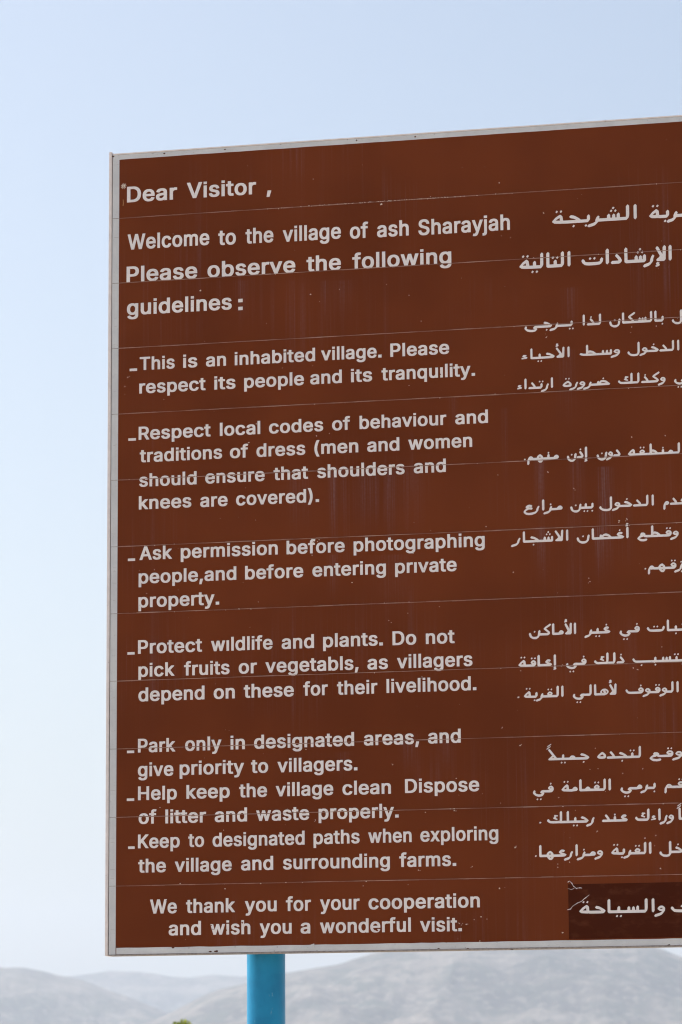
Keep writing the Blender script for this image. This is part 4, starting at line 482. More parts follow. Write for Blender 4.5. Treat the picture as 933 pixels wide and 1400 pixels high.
RIDGES={"far":[[-1306.8,2912.7,113.0],[-1187.8,2963.2,116.3],[-1065.2,3009.4,119.5],[-964.9,3043.1,120.6],[-939.6,3051.0,123.1],[-920.5,3056.8,125.7],
[-907.8,3060.6,128.0],[-895.0,3064.3,127.3],[-882.2,3068.1,126.9],[-866.2,3072.6,124.8],[-853.3,3076.2,122.1],[-837.2,3080.6,121.7],[-817.9,3085.8,
123.9],[-805.0,3089.2,123.2],[-792.1,3092.6,122.5],[-779.1,3095.8,124.4],[-753.2,3102.3,124.3],[-681.6,3118.8,124.5],[-550.5,3144.6,123.5],[-419.1,
3164.8,125.0],[-287.9,3179.5,121.0],[-92.9,3191.3,125.1]],"left":[[-1023.8,2162.3,110.9],[-890.6,2220.5,103.4],[-798.5,2255.2,99.4],[-751.6,2271.3,
98.3],[-737.4,2275.9,98.3],[-723.2,2280.5,95.8],[-713.7,2283.5,93.3],[-699.4,2287.9,90.7],[-680.2,2293.6,83.2],[-665.8,2297.8,78.2],[-651.4,2302.0,
71.7],[-632.2,2307.3,63.2],[-598.4,2316.3,49.2],[-550.0,2328.3,24.3],[-501.5,2339.2,1.8]],"right":[[-601.7,1899.3,8.7],[-578.2,1906.6,29.1],[-554.4,
1913.7,47.4],[-534.5,1919.3,55.6],[-518.4,1923.7,63.7],[-506.4,1927.0,69.0],[-490.2,1931.1,73.1],[-469.9,1936.2,78.4],[-457.7,1939.1,80.8],[-439.0,
1943.4,83.6],[-429.2,1945.6,86.8],[-418.9,1947.9,90.1],[-400.5,1951.7,94.9],[-367.6,1958.2,99.7],[-326.5,1965.5,101.0],[-293.6,1970.7,98.2],[-273.1,
1973.7,94.7],[-262.5,1975.1,91.2],[-254.7,1976.1,87.9],[-248.6,1976.9,85.3],[-236.4,1978.4,81.1],[-211.9,1981.2,75.8],[-179.2,1984.4,73.4],[-98.0,
1990.2,66.4],[21.5,1992.6,52.7]]}

# ------------------------------------------------------------------ helpers
GROUND = -1.95                      # the panel's lower edge is z = 0
random.seed(7)
def tag(o, label=None, cat=None, group=None, kind=None):
    if label: o['label'] = label
    if cat: o['category'] = cat
    if group: o['group'] = group
    if kind: o['kind'] = kind
    return o
def link_mesh(name, me, parent=None):
    o = bpy.data.objects.new(name, me); COL.objects.link(o)
    if parent:
        o.parent = parent
        me.transform(Matrix.Translation(-root_of(parent)))
    return o
def root_of(p):
    v = Vector(p.location)
    while p.parent: p = p.parent; v += Vector(p.location)
    return v
def obj(name, bm, mats, parent=None, smooth=False):
    me = bpy.data.meshes.new(name); bm.to_mesh(me); bm.free()
    for m in (mats if isinstance(mats, (list, tuple)) else [mats]): me.materials.append(m)
    if smooth:
        for p in me.polygons: p.use_smooth = True
    return link_mesh(name, me, parent)
def box(bm, x0, x1, y0, y1, z0, z1, mi=0, bevel=0.0):
    vs = [bm.verts.new((x, y, z)) for x in (x0, x1) for y in (y0, y1) for z in (z0, z1)]
    fs = [(0, 1, 3, 2), (4, 6, 7, 5), (0, 4, 5, 1), (2, 3, 7, 6), (0, 2, 6, 4), (1, 5, 7, 3)]
    faces = [bm.faces.new([vs[i] for i in f]) for f in fs]
    for f in faces: f.material_index = mi
    if bevel:
        es = list({e for f in faces for e in f.edges})
        r = bmesh.ops.bevel(bm, geom=es, offset=bevel, segments=2, affect='EDGES')
        for f in r['faces']: f.material_index = mi
    return faces
def plate(bm, pts, y0, y1, mi=0):
    """thin prism standing on the panel face: pts are (x, z), front at y1 < y0"""
    a = [bm.verts.new((x, y1, z)) for x, z in pts]; b = [bm.verts.new((x, y0, z)) for x, z in pts]
    try: f = bm.faces.new(a); f.material_index = mi
    except ValueError: return
    n = len(a)
    for i in range(n):
        g = bm.faces.new((a[i], b[i], b[(i + 1) % n], a[(i + 1) % n])); g.material_index = mi
def blob(cx, cz, r, n=7, ax=1.0, jag=0.5):
    t0 = random.random() * 6.28
    return [(cx + ax * r * (1 - jag * random.random()) * math.cos(t0 + 6.283 * i / n), cz + r * (1 - jag * random.random()) * math.sin(t0 + 6.283 * i / n)) for i in range(n)]
def ribbon(pts, w0, w1):
    n = len(pts); L = []; Rr = []
    for i, p in enumerate(pts):
        a = Vector(pts[max(0, i - 1)]); b = Vector(pts[min(n - 1, i + 1)]); d = (b - a).normalized(); q = Vector((-d.y, d.x))
        h = (w0 + (w1 - w0) * i / max(1, n - 1)) * (0.6 + 0.6 * random.random()) / 2
        L.append((p[0] + q.x * h, p[1] + q.y * h)); Rr.append((p[0] - q.x * h, p[1] - q.y * h))
    return L + Rr[::-1]

# ------------------------------------------------------------------ materials
class NB:
    """a small node builder"""
    def __init__(s, name):
        s.m = bpy.data.materials.new(name); s.m.use_nodes = True; s.t = s.m.node_tree; s.b = s.t.nodes['Principled BSDF']
        g = s.t.nodes.new('ShaderNodeNewGeometry'); s.pos = g.outputs['Position']
        x = s.t.nodes.new('ShaderNodeSeparateXYZ'); s.t.links.new(s.pos, x.inputs[0]); s.x, s.y, s.z = x.outputs
    def put(s, sock, v):
        if isinstance(v, bpy.types.NodeSocket): s.t.links.new(v, sock)
        else: sock.default_value = v
    def math(s, op, a, b=0.0, clamp=False):
        n = s.t.nodes.new('ShaderNodeMath'); n.operation = op; n.use_clamp = clamp
        s.put(n.inputs[0], a); s.put(n.inputs[1], b); return n.outputs[0]
    def ramp(s, v, lo, hi, a=0.0, b=1.0):
        n = s.t.nodes.new('ShaderNodeMapRange'); n.interpolation_type = 'SMOOTHSTEP'
        for i, q in enumerate((v, lo, hi, a, b)): s.put(n.inputs[i], q)
        return n.outputs[0]
    def noise(s, scale, detail=4, rough=0.55, stretch=(1, 1, 1), off=(0, 0, 0)):
        m = s.t.nodes.new('ShaderNodeMapping'); s.t.links.new(s.pos, m.inputs[0]); m.inputs['Scale'].default_value = stretch; m.inputs['Location'].default_value = off
        n = s.t.nodes.new('ShaderNodeTexNoise'); n.inputs['Scale'].default_value = scale; n.inputs['Detail'].default_value = detail; n.inputs['Roughness'].default_value = rough
        s.t.links.new(m.outputs[0], n.inputs['Vector']); return n.outputs[0]
    def mix(s, f, a, b):
        n = s.t.nodes.new('ShaderNodeMix'); n.data_type = 'RGBA'
        s.put(n.inputs[0], f); s.put(n.inputs[6], a); s.put(n.inputs[7], b); return n.outputs[2]
    def bump(s, h, dist, strength=1.0):
        n = s.t.nodes.new('ShaderNodeBump'); n.inputs['Distance'].default_value = dist; n.inputs['Strength'].default_value = strength
        s.t.links.new(h, n.inputs['Height']); s.t.links.new(n.outputs[0], s.b.inputs['Normal'])
    def out(s, col, rough=0.5, spec=0.5, metal=0.0):
        s.put(s.b.inputs['Base Color'], col); s.put(s.b.inputs['Roughness'], rough)
        s.b.inputs['Specular IOR Level'].default_value = spec; s.b.inputs['Metallic'].default_value = metal
        return s.m
def rgb(*c): return (c[0], c[1], c[2], 1.0)

def brown_paint():
    n = NB('brown_sign_paint')
    big = n.noise(3.0, 3); fine = n.noise(160.0, 3, 0.6)
    c = n.mix(n.ramp(big, 0.3, 0.7), rgb(0.124, 0.0275, 0.0072), rgb(0.158, 0.0362, 0.0100))
    # rain streaks: thin vertical run marks, gathered in patches
    st = n.noise(1.0, 4, 0.65, (170, 1, 1.6)); st2 = n.noise(1.0, 3, 0.6, (55, 1, 0.9), (3, 0, 1))
    patch = n.ramp(n.noise(2.6, 2, 0.5, (1, 1, 1.3), (0.4, 0, 0.2)), 0.46, 0.68)
    s = n.math('MULTIPLY', n.ramp(st, 0.52, 0.78), patch)
    s = n.math('ADD', n.math('MULTIPLY', s, 0.14), n.math('MULTIPLY', n.math('MULTIPLY', n.ramp(st2, 0.5, 0.8), patch), 0.14))
    run = n.ramp(n.noise(1.0, 3, 0.6, (330, 1, 2.5), (1, 0, 0)), 0.40, 0.66, 0.15, 1.15)
    for (sx, sz, wd, ln, am) in MISC['streak']:
        d = n.math('DIVIDE', n.math('SUBTRACT', n.x, sx), wd)
        gx = n.math('MULTIPLY', n.math('POWER', 2.718, n.math('MULTIPLY', n.math('MULTIPLY', d, d), -0.6)), run)
        gz = n.math('MULTIPLY', n.ramp(n.z, sz, sz + 0.006, 1, 0), n.ramp(n.z, sz - ln, sz - ln * 0.15, 0, 1))
        s = n.math('ADD', s, n.math('MULTIPLY', n.math('MULTIPLY', gx, gz), am * 0.30))
    s = n.math('MULTIPLY', s, n.ramp(fine, 0.2, 0.8, 0.55, 1.25))
    c = n.mix(n.math('MINIMUM', s, 0.5), c, rgb(0.26, 0.22, 0.265))
    dust = n.ramp(n.noise(420.0, 2, 0.5), 0.70, 0.78)
    c = n.mix(n.math('MULTIPLY', dust, 0.12), c, rgb(0.40, 0.33, 0.28))
    n.bump(n.noise(7, 3), 0.003, 0.5)
    return n.out(c, n.ramp(big, 0.3, 0.7, 0.42, 0.52), 0.04)
def white_vinyl():
    n = NB('aged_white_vinyl')
    c = n.mix(n.ramp(n.noise(9, 4), 0.35, 0.7), rgb(0.72, 0.69, 0.685), rgb(0.79, 0.755, 0.745))
    c = n.mix(n.math('MULTIPLY', n.ramp(n.noise(260, 3), 0.6, 0.75), 0.35), c, rgb(0.36, 0.27, 0.23))
    return n.out(c, 0.5, 0.3)
def border_paint():
    n = NB('aged_white_border')
    c = n.mix(n.ramp(n.noise(14, 5, 0.6), 0.35, 0.7), rgb(0.53, 0.55, 0.57), rgb(0.61, 0.63, 0.645))
    c = n.mix(n.math('MULTIPLY', n.ramp(n.noise(120, 5, 0.7, (1, 1, 2.2)), 0.60, 0.70), 0.55), c, rgb(0.30, 0.28, 0.27))
    c = n.mix(n.math('MULTIPLY', n.ramp(n.noise(330, 3, 0.6), 0.68, 0.74), 0.6), c, rgb(0.12, 0.06, 0.04))
    n.bump(n.noise(90, 4), 0.0008, 0.4)
    return n.out(c, 0.5, 0.35)
def plain(name, col, rough=0.5, spec=0.4, metal=0.0, col2=None, sc_=40.0):
    n = NB(name)
    c = rgb(*col) if col2 is None else n.mix(n.ramp(n.noise(sc_, 5, 0.6), 0.35, 0.68), rgb(*col), rgb(*col2))
    return n.out(c, rough, spec, metal)
def joint_mat():
    n = NB('worn_plank_joint')
    c = n.mix(n.ramp(n.noise(1.0, 5, 0.6, (9, 1, 40)), 0.38, 0.66), rgb(0.19, 0.080, 0.048), rgb(0.39, 0.26, 0.205))
    c = n.mix(n.ramp(n.noise(1.0, 4, 0.7, (160, 1, 40)), 0.64, 0.72), c, rgb(0.60, 0.53, 0.48))
    return n.out(c, 0.5, 0.3)
def blue_paint():
    n = NB('blue_post_paint')
    c = n.mix(n.ramp(n.noise(18, 4), 0.3, 0.7), rgb(0.002, 0.19, 0.385), rgb(0.005, 0.24, 0.46))
    c = n.mix(n.ramp(n.noise(1.0, 5, 0.65, (70, 70, 26)), 0.66, 0.72), c, rgb(0.10, 0.30, 0.45))
    c = n.mix(n.ramp(n.noise(1.0, 4, 0.6, (55, 55, 22), (5, 2, 1)), 0.725, 0.745), c, rgb(0.55, 0.56, 0.54))
    n.bump(n.noise(1.0, 5, 0.65, (130, 130, 45)), 0.0012, 0.5)
    return n.out(c, 0.40, 0.28)
def patch_vinyl():
    n = NB('glossy_brown_overlay')
    c = n.mix(n.ramp(n.noise(26, 4, 0.55, (1, 1, 1.8)), 0.48, 0.80), rgb(0.058, 0.0112, 0.0034), rgb(0.105, 0.0300, 0.0135))
    n.bump(n.noise(16, 3, 0.5, (1, 1, 0.6)), 0.004, 0.5)
    return n.out(c, 0.28, 0.03)
def rock():
    n = NB('hill_rock')
    a = n.noise(0.014, 8, 0.66, (1, 1, 2.2)); b = n.noise(0.06, 6, 0.65, (1, 1, 1.8)); d = n.noise(0.006, 3); e = n.noise(0.16, 4, 0.6)
    c = n.mix(n.ramp(a, 0.40, 0.60), rgb(0.032, 0.030, 0.029), rgb(0.13, 0.113, 0.10))
    c = n.mix(n.math('MULTIPLY', n.ramp(e, 0.50, 0.62), 0.6), c, rgb(0.18, 0.158, 0.142))
    c = n.mix(n.math('MULTIPLY', n.ramp(b, 0.49, 0.58), n.ramp(d, 0.35, 0.6, 0.5, 0.98)), c, rgb(0.035, 0.042, 0.034))
    n.bump(b, 6.0, 0.7)
    return n.out(c, 0.9, 0.1)
def desert():
    n = NB('dry_stony_ground')
    c = n.mix(n.ramp(n.noise(0.35, 8, 0.65), 0.35, 0.65), rgb(0.36, 0.30, 0.23), rgb(0.46, 0.39, 0.31))
    c = n.mix(n.ramp(n.noise(14, 5, 0.7), 0.55, 0.7), c, rgb(0.20, 0.165, 0.13))
    n.bump(n.noise(9, 6, 0.7), 0.04, 0.6)
    return n.out(c, 0.9, 0.1)
def leaf_mat():
    n = NB('young_green_leaf')
    c = n.mix(n.ramp(n.noise(9, 3), 0.35, 0.65), rgb(0.15, 0.20, 0.025), rgb(0.30, 0.33, 0.05))
    n.out(c, 0.55, 0.25)
    tr = n.t.nodes.new('ShaderNodeBsdfTranslucent'); n.t.links.new(c, tr.inputs[0]); mx = n.t.nodes.new('ShaderNodeMixShader'); mx.inputs[0].default_value = 0.5
    n.t.links.new(n.b.outputs[0], mx.inputs[1]); n.t.links.new(tr.outputs[0], mx.inputs[2]); n.t.links.new(mx.outputs[0], n.t.nodes['Material Output'].inputs[0])
    return n.m
MT = dict(brown=brown_paint(), vinyl=white_vinyl(), border=border_paint(), joint=joint_mat(), post=blue_paint(), patch=patch_vinyl(),
          alu=plain('weathered_aluminium', (0.68, 0.63, 0.615), 0.5, 0.4, 0.0, (0.76, 0.71, 0.695), 60),
          chip=plain('bare_metal_chip', (0.62, 0.52, 0.42), 0.6, 0.3, 0.0, (0.72, 0.66, 0.58), 300),
          rust=plain('rust_chip', (0.045, 0.016, 0.008), 0.8, 0.2, 0.0, (0.10, 0.035, 0.015), 200),
          ochre=plain('ochre_chip', (0.42, 0.24, 0.10), 0.7, 0.2), gap=plain('border_joint', (0.24, 0.22, 0.21), 0.7, 0.2, 0.0, (0.36, 0.33, 0.31), 150),
          rock=rock(), ground=desert(), leaf=leaf_mat(), bark=plain('grey_brown_bark', (0.13, 0.10, 0.075), 0.9, 0.1, 0.0, (0.22, 0.18, 0.14), 25))

# ------------------------------------------------------------------ ground and hills
bm = bmesh.new()
N = 60
def gcoord(i): t = (i / N) * 2 - 1; return math.copysign(abs(t) ** 2.6, t) * 4300
gv = [[bm.verts.new((gcoord(i), gcoord(j) + 0, GROUND)) for j in range(N + 1)] for i in range(N + 1)]
for i in range(N):
    for j in range(N): bm.faces.new((gv[i][j], gv[i + 1][j], gv[i + 1][j + 1], gv[i][j + 1]))
tag(obj('ground', bm, MT['ground']), kind='structure')

def hill(pts, front, back, seed):
    """a ridge line swept down to the plain in front of and behind it, with gullies and strata steps"""
    bm = bmesh.new(); P = [Vector(p) for p in pts]
    nx = 420; rows = []
    seg = [0.0]
    for a, b in zip(P[:-1], P[1:]): seg.append(seg[-1] + (b - a).length)
    off = Vector((seed * 131.7, seed * 57.3, seed))
    T = [-1.0 + k / 46.0 for k in range(47)] + [k / 14.0 for k in range(1, 15)]
    for i in range(nx + 1):
        s = seg[-1] * i / nx; k = 0
        while k < len(P) - 2 and seg[k + 1] < s: k += 1
        t = (s - seg[k]) / (seg[k + 1] - seg[k]); ts = t * t * (3 - 2 * t) * 0.4 + t * 0.6
        p = P[k].lerp(P[k + 1], ts)
        d = Vector((p.x - CAM.x, p.y - CAM.y, 0)).normalized()
        H = max(p.z - GROUND, 0.5)
        H += 1.3 * noise.fractal(Vector((s * 0.012, 0, 0)) + off, 0.9, 2.1, 6) * min(1, H / 20)
        row = []
        for q in T:
            if q <= 0:
                run = front * (0.8 + 0.35 * noise.noise(Vector((s * 0.0015, 0, 5)) + off))
                prof = (1 + q); prof = prof * prof * (1.75 - 0.75 * prof)
                edge = min(1.0, -q * 3.0) * min(1.0, (1 + q) * 4)
                pos = p + d * (q * run)
                g = noise.ridged_multi_fractal(Vector((pos.x * 0.006, pos.y * 0.0035, 0)) + off, 0.9, 2.1, 6, 1.0, 2.0)
                z = H * prof + edge * H * 0.30 * (g - 1.2) + edge * 1.2 * noise.fractal(Vector((pos.x * 0.05, pos.y * 0.05, 0)) + off, 0.8, 2.1, 4)
                z = min(z, H * (0.30 + 0.70 * (1 + q) + 0.02))
            else:
                pos = p + d * (q * back); z = H * (1 - q) ** 1.5
            row.append(bm.verts.new((pos.x, pos.y, GROUND - 0.6 + max(z, 0.0))))
        rows.append(row)
    for a, b in zip(rows[:-1], rows[1:]):
        for j in range(len(T) - 1): bm.faces.new((a[j], b[j], b[j + 1], a[j + 1]))
    bmesh.ops.recalc_face_normals(bm, faces=bm.faces)
    return tag(obj('hill', bm, MT['rock'], smooth=True), kind='structure')
hill(RIDGES['far'], 620, 500, 1.0)
hill(RIDGES['left'], 560, 420, 2.0)
hill(RIDGES['right'], 600, 420, 3.0)

# ------------------------------------------------------------------ the sign
W, HT, PL = 1.90, 1.80, 0.15           # panel of twelve 150 mm planks
sign = bpy.data.objects.new('information_sign', None); COL.objects.link(sign); sign.location = (W / 2, 0.075, GROUND)
tag(sign, 'large brown bilingual village notice board with white border on blue posts', 'sign')

# panel: twelve planks, the worn joints between them and the chips of its paint
bm = bmesh.new()
for k in range(12): box(bm, 0.0, W, 0.0, 0.03, k * PL + 0.0006, (k + 1) * PL - 0.0006, 0)
for k in range(1, 12):
    x = 0.0158
    while x < W - 0.0158:
        L = random.uniform(0.012, 0.05); x1 = min(x + L, W - 0.0158)
        hh = random.uniform(0.0005, 0.00095); dz = random.uniform(-0.0002, 0.0002)
        box(bm, x, x1, -0.0013, 0.001, k * PL - hh + dz, k * PL + hh + dz, 1); x = x1 + 0.00005
# chipped stretch of the topmost joint
zj = 11 * PL
for k in range(90):
    x = random.gauss(0.66, 0.11)
    if 0.03 < x < 1.5: plate(bm, blob(x, zj + random.uniform(-0.0006, 0.0008), random.uniform(0.0005, 0.0011), 6, 1.8), -0.0012, -0.0016 - random.random() * 0.0002, 2)
for k in range(60):
    z = PL * random.randint(1, 11)
    plate(bm, blob(random.uniform(0.02, W - 0.03), z + random.uniform(-0.0014, 0.001), random.uniform(0.0006, 0.0013), 6, 1.5), 0.0, -0.0017 - random.random() * 0.0002, 2)
for (x, z, r) in SPECKS:
    a = random.uniform(0.7, 1.5)
    plate(bm, blob(x, z, 0.00105 * r, 7, a), 0.0, -0.0009 - random.random() * 0.0003, 2)
    if r > 1.1 and random.random() < 0.6: plate(bm, blob(x + random.uniform(-.004, .004), z + random.uniform(-.004, .003), 0.0007 * r, 6), 0.0, -0.0008 - random.random() * 0.0003, 2)
for k in range(150):
    plate(bm, blob(random.uniform(0.02, W - 0.02), random.uniform(0.02, 1.78), random.uniform(0.0003, 0.0007), 5), 0.0, -0.0006 - random.random() * 0.0002, 2)
for k, (x, z) in enumerate(MISC['scuff']):   # letters scuffed through to the brown
    plate(bm, blob(x, z, random.uniform(0.0016, 0.0028), 7, random.uniform(0.6, 1.2)), -0.0008, -0.0016 - k * 0.00002, 0)
sx, sz = MISC['star'][0]               # flaked star left of the first line
for k in range(9):
    t = k * 0.7; plate(bm, ribbon([(sx + 0.0012 * math.cos(t), sz + 0.0012 * math.sin(t)), (sx + 0.0066 * math.cos(t + .1), sz + 0.0072 * math.sin(t + .1))], 0.0021, 0.0010), 0.0, -0.0008 - k * 0.00004, 2)
ox, oz = MISC['ochre'][0]; plate(bm, ribbon([(ox, oz + 0.009), (ox + 0.0006, oz), (ox, oz - 0.006)], 0.0008, 0.0022), 0.0, -0.0007, 3)
obj('panel', bm, [MT['brown'], MT['joint'], MT['chip'], MT['ochre']], sign)

# white border stuck on the panel's margin
bm = bmesh.new()
b, t = 0.0155, -0.0005
def wavy(x0, x1, z0, z1, n, amp, inner):
    lo = [(x0 + (x1 - x0) * i / n, z0 + (random.uniform(-amp, amp) if inner == 'lo' else 0)) for i in range(n + 1)]
    hi = [(x0 + (x1 - x0) * i / n, z1 + (random.uniform(-amp, amp) if inner == 'hi' else 0)) for i in range(n + 1)]
    for i in range(n): plate(bm, [lo[i], lo[i + 1], hi[i + 1], hi[i]], 0.0, t)
box(bm, 0.0, b, t, 0.0005, 0.0, HT); box(bm, W - b, W, t, 0.0005, 0.0, HT)
wavy(b + .00002, W - b - .00002, HT - 0.0132, HT - 0.0022, 60, 0.0003, 'lo'); wavy(b + .0018, W - b - .00002, 0.0022, 0.0158, 80, 0.0005, 'hi')
for k in range(1, 12):                 # the joints show through the border
    for x0, x1 in ((0.0004, b - 0.0004), (W - b + 0.0004, W - 0.0004)): box(bm, x0, x1, t - 0.0003, 0.0, k * PL - 0.0006, k * PL + 0.0006, 1)
for k in range(26):                    # hairline cracks
    z = random.uniform(0.02, 1.78); plate(bm, ribbon([(random.uniform(0.001, 0.006), z), (0.008, z + random.uniform(-.001, .001)), (random.uniform(0.010, 0.0148), z + random.uniform(-.001, .001))], 0.0004, 0.0003), t, t - 0.00015 - k * 0.000005, 1)
for (x, z) in MISC['rust']: plate(bm, blob(x, z, random.uniform(0.0018, 0.0034), 8, random.uniform(1.0, 2.6)), t, t - 0.0003 - random.random() * 0.0001, 2)
for k in range(46):
    x = random.uniform(0.02, W - 0.02); z = random.choice((random.uniform(0.001, 0.004), random.uniform(0.012, 0.0155), HT - random.uniform(0.001, 0.006)))
    plate(bm, blob(x, z, random.uniform(0.0003, 0.0010), 6, random.uniform(1, 2.5)), t, t - 0.0002 - random.random() * 0.0001, 2)
plate(bm, MISC['flap'], t, t - 0.0011, 0)
obj('border', bm, [MT['border'], MT['gap'], MT['rust']], sign)
# edge channels
for (x0, x1) in ((-0.0085, -0.0014), (W + 0.0014, W + 0.0085)):
    bm = bmesh.new(); box(bm, x0, x1, -0.002, 0.036, -0.001, HT + 0.006, 0, 0.0011)
    box(bm, min(x0 + .004, W + .0002) if x0 > 0 else -0.0045, (W + 0.004) if x0 > 0 else -0.0002, 0.004, 0.032, 0.0, HT, 2)
    for k in range(9):
        z = random.uniform(0.1, 1.75); plate(bm, blob((x0 + x1) / 2 + random.uniform(-.003, .003), z, random.uniform(0.0005, 0.001), 6), -0.0019, -0.0023 - k * 0.00002, 1)
    obj('edge_channel', bm, [MT['alu'], MT['rust'], MT['gap']], sign)
for (z0, z1) in ((-0.0012, 0.0018), (HT - 0.0018, HT + 0.0012)):
    bm = bmesh.new(); box(bm, 0.0002, W - 0.0002, -0.0016, 0.033, z0, z1, 0, 0.0005); obj('edge_lip', bm, MT['gap'] if z0 < 0.1 else MT['alu'], sign)

# lettering: each line one mesh of its own
def curve_mesh(contours, y_front, thick):
    cu = bpy.data.curves.new('line', 'CURVE'); cu.dimensions = '2D'; cu.fill_mode = 'BOTH'; cu.extrude = thick / 2
    for c in contours:
        sp = cu.splines.new('POLY'); sp.points.add(len(c) - 1); sp.use_cyclic_u = True
        for p, (x, z) in zip(sp.points, c): p.co = (x, z, 0, 1)
    o = bpy.data.objects.new('line', cu); COL.objects.link(o)
    me = bpy.data.meshes.new_from_object(o.evaluated_get(bpy.context.evaluated_depsgraph_get()))
    bpy.data.objects.remove(o); bpy.data.curves.remove(cu)
    me.transform(Matrix.Translation((0, y_front + thick / 2, 0)) @ Matrix.Rotation(math.pi / 2, 4, 'X'))
    return me
def latin_word(txt, x0, x1, zb, cap):
    k = cap / 535.0
    pts = []; x = 0
    for ch in txt:
        adv, cs = LATIN[ch]
        for c in cs: pts.append([(x + c[i], c[i + 1]) for i in range(0, len(c), 2)])
        x += adv
    lo = min(p[0] for c in pts for p in c); hi = max(p[0] for c in pts for p in c); s = (x1 - x0) / (hi - lo)
    dz = random.uniform(-0.0003, 0.0003)
    return [[(x0 + (p[0] - lo) * s, zb + dz + (p[1] + 13) * k) for p in c] for c in pts]
def add_line(contours, name, words, parent, y=-0.0011):
    me = curve_mesh(contours, y, 0.0011)
    me.materials.append(MT['vinyl'])
    o = link_mesh(name, me, parent); o['label'] = words
    return o
for cap, words in ENGLISH:
    cs = []
    for (txt, x0, x1, zb) in words:
        if txt == '_': cs.append([(x0 + .0006, zb - 0.0010), (x1 - .0006, zb - 0.0010), (x1 - .0006, zb + 0.0046), (x0 + .0006, zb + 0.0046)]); continue
        cs += latin_word(txt, x0, x1, zb, cap)
    add_line(cs, 'english_text', 'white English line reading: ' + ' '.join(q[0] for q in words if q[0] != '_').replace('\u0131', 'i'), sign)
def arabic_contours(al, words):
    cs = []
    for (txt, x0, x1, zb, wd, P) in words:
        k = al / 102.0; s = (x1 - x0) / wd
        for c in P: cs.append([(x0 + c[i] * s, zb + c[i + 1] * k) for i in range(0, len(c), 2)])
    return cs
for al, words in ARABIC[:-1]:
    add_line(arabic_contours(al, words), 'arabic_text', 'white Arabic line reading: ' + ' '.join(q[0] for q in reversed(words)), sign)

# the darker strip stuck over the last Arabic line, torn at its left end
(px, pz1), (_, pz0) = MISC['patch']
bm = bmesh.new(); nxp, nzp = 60, 10
g = []
for i in range(nxp + 1):
    col = []
    for j in range(nzp + 1):
        x = px + (1.884 - 0.02 - px) * i / nxp; z = pz0 + (pz1 - pz0) * j / nzp
        e = 0.0 if i in (0, nxp) or j in (0, nzp) else 1.0
        col.append(bm.verts.new((x, -0.0004 - e * 0.0003 * (0.5 + 0.5 * noise.noise(Vector((x * 40, 0, z * 60)))), z)))
    g.append(col)
for i in range(nxp):
    for j in range(nzp): bm.faces.new((g[i][j], g[i + 1][j], g[i + 1][j + 1], g[i][j + 1]))
ring = [g[i][0] for i in range(nxp + 1)] + [g[nxp][j] for j in range(1, nzp + 1)] + [g[i][nzp] for i in range(nxp - 1, -1, -1)] + [g[0][j] for j in range(nzp - 1, 0, -1)]
low = [bm.verts.new((v.co.x, 0.0, v.co.z)) for v in ring]
for i in range(len(ring)): bm.faces.new((ring[i], low[i], low[(i + 1) % len(ring)], ring[(i + 1) % len(ring)]))
bmesh.ops.recalc_face_normals(bm, faces=bm.faces)
k = 0
for nm, w0, w1 in (('tear1', 0.0022, 0.0008), ('tear1b', 0.0007, 0.0008), ('tear2', 0.0010, 0.0014)):
    P = MISC[nm]
    for a, c in zip(P[:-1], P[1:]):
        k += 1; L = Vector(a).lerp(Vector(c), 0.5); L += Vector((random.uniform(-.0006, .0006), random.uniform(-.0006, .0006)))
        plate(bm, ribbon([a, tuple(L), c], w0 * random.uniform(.6, 1.2), w1 * random.uniform(.6, 1.3)), -0.0003, -0.0012 - k * 0.00003, 1)
patch = obj('overlay_strip', bm, [MT['patch'], MT['vinyl']], sign); patch['label'] = 'darker glossy brown strip with torn left end'
for al, words in ARABIC[-1:]:
    add_line(arabic_contours(al, words), 'arabic_text', 'white Arabic line reading: ' + ' '.join(q[0] for q in reversed(words)), patch, -0.0018)

# posts
def post(x, y, r):
    bm = bmesh.new(); n = 48; zs = [GROUND - 0.3, GROUND, -1.5, -0.8, -0.3, -0.1, 0.0, 0.5, 1.2, HT - 0.05]
    rings = [[bm.verts.new((x + r * math.cos(6.28318 * i / n), y + r * math.sin(6.28318 * i / n), z)) for i in range(n)] for z in zs]
    for a, c in zip(rings[:-1], rings[1:]):
        for i in range(n): f = bm.faces.new((a[i], a[(i + 1) % n], c[(i + 1) % n], c[i])); f.smooth = True
    bm.faces.new(rings[-1]); bm.faces.new(rings[0][::-1])
    o = obj('post', bm, MT['post'], sign); o['label'] = 'round blue painted steel post'
    # weld plate tying post and panel
    return o
post(0.3345, 0.0725, 0.0418); post(W - 0.3345, 0.0725, 0.0418)

# ------------------------------------------------------------------ the bush whose tip shows below the sign
TX, TY, TZ = MISC['tree']
tree = bpy.data.objects.new('small_tree', None); COL.objects.link(tree); tree.location = (TX, TY, GROUND)
tag(tree, 'leafy yellow green treetop showing behind the sign beside the blue post', 'tree')
Ht = TZ - GROUND
limbs = []
def limb(p, d, L, r, depth):
    q = p + d * L; limbs.append((p, q, r, r * 0.6))
    if depth == 0: return
    for k in range(3):
        nd = (d + Vector((random.uniform(-.9, .9), random.uniform(-.9, .9), random.uniform(-.1, .5)))).normalized()
        limb(p.lerp(q, random.uniform(.5, 1)), nd, L * random.uniform(.55, .75), r * 0.55, depth - 1)
B0 = Vector((TX, TY, GROUND))
limbs.append((B0 - Vector((0, 0, .1)), B0 + Vector((0.02, 0.01, Ht * 0.45)), 0.05, 0.035))
limbs.append((B0 + Vector((0.02, 0.01, Ht * 0.45)), B0 + Vector((0, 0, Ht - 0.04)), 0.035, 0.004))
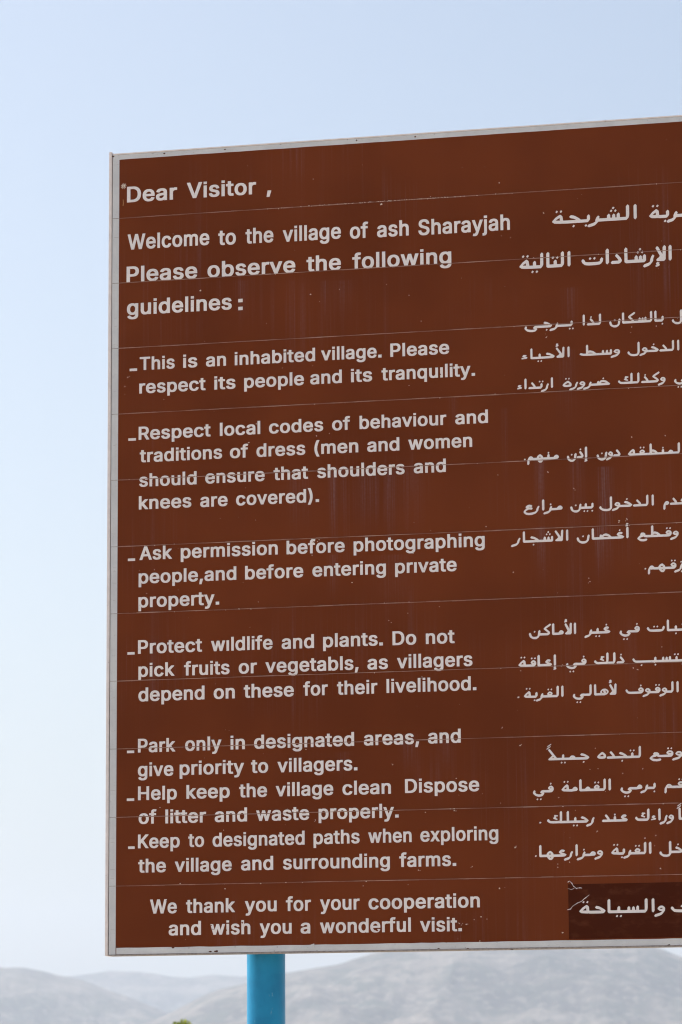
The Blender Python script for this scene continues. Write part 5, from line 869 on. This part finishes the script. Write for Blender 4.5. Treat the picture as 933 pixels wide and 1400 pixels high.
for k in range(7):
    z = Ht * random.uniform(0.22, 0.6); a = k * 2.4
    limb(B0 + Vector((0, 0, z)), Vector((math.cos(a), math.sin(a), 0.55)).normalized(), 0.38, 0.018, 2)
bm = bmesh.new()
for (p, q, r0, r1) in limbs:
    d = (q - p).normalized(); u = d.orthogonal().normalized(); v = d.cross(u); n = 7
    A = [bm.verts.new(p + (u * math.cos(6.283 * i / n) + v * math.sin(6.283 * i / n)) * r0) for i in range(n)]
    Bq = [bm.verts.new(q + (u * math.cos(6.283 * i / n) + v * math.sin(6.283 * i / n)) * r1) for i in range(n)]
    for i in range(n): bm.faces.new((A[i], A[(i + 1) % n], Bq[(i + 1) % n], Bq[i]))
obj('trunk', bm, MT['bark'], tree, smooth=True)
bm = bmesh.new()
def leaf(c, size):
    d = Vector((random.uniform(-1, 1), random.uniform(-1, 1), random.uniform(-.5, 1))).normalized(); u = d.orthogonal().normalized()
    u = (Matrix.Rotation(random.random() * 6.28, 3, d) @ u) * size * 0.32; d *= size
    pts = [c, c + d * .35 + u, c + d, c + d * .35 - u]
    bm.faces.new([bm.verts.new(p) for p in pts])
for k in range(5200):                   # crown: clumps round the limb ends
    p, q, r0, r1 = random.choice(limbs[2:])
    c = p.lerp(q, random.uniform(.3, 1.1)) + Vector((random.gauss(0, .05), random.gauss(0, .05), random.gauss(0, .05)))
    if c.z < TZ - 0.16: leaf(c, random.uniform(.03, .06))
for k in range(1500):                    # the leader shoot
    t = random.random(); c = B0 + Vector((0, 0, Ht - 0.036 - t * 0.7)); wd = 0.026 + 0.13 * t
    leaf(c + Vector((random.gauss(0, wd), random.gauss(0, wd), 0)), random.uniform(.03, .05))
obj('crown', bm, MT['leaf'], tree)

# ------------------------------------------------------------------ haze
bm = bmesh.new(); box(bm, -4400, 4400, -4400, 4400, GROUND - 1.5, 260)
hz = bpy.data.materials.new('haze_air'); hz.use_nodes = True; ht = hz.node_tree; ht.nodes.clear()
ho = ht.nodes.new('ShaderNodeOutputMaterial'); pv = ht.nodes.new('ShaderNodeVolumePrincipled')
pv.inputs['Color'].default_value = rgb(0.60, 0.69, 0.825); pv.inputs['Density'].default_value = 0.00031; pv.inputs['Anisotropy'].default_value = 0.3
ht.links.new(pv.outputs[0], ho.inputs['Volume'])
tag(obj('haze', bm, hz), kind='stuff')
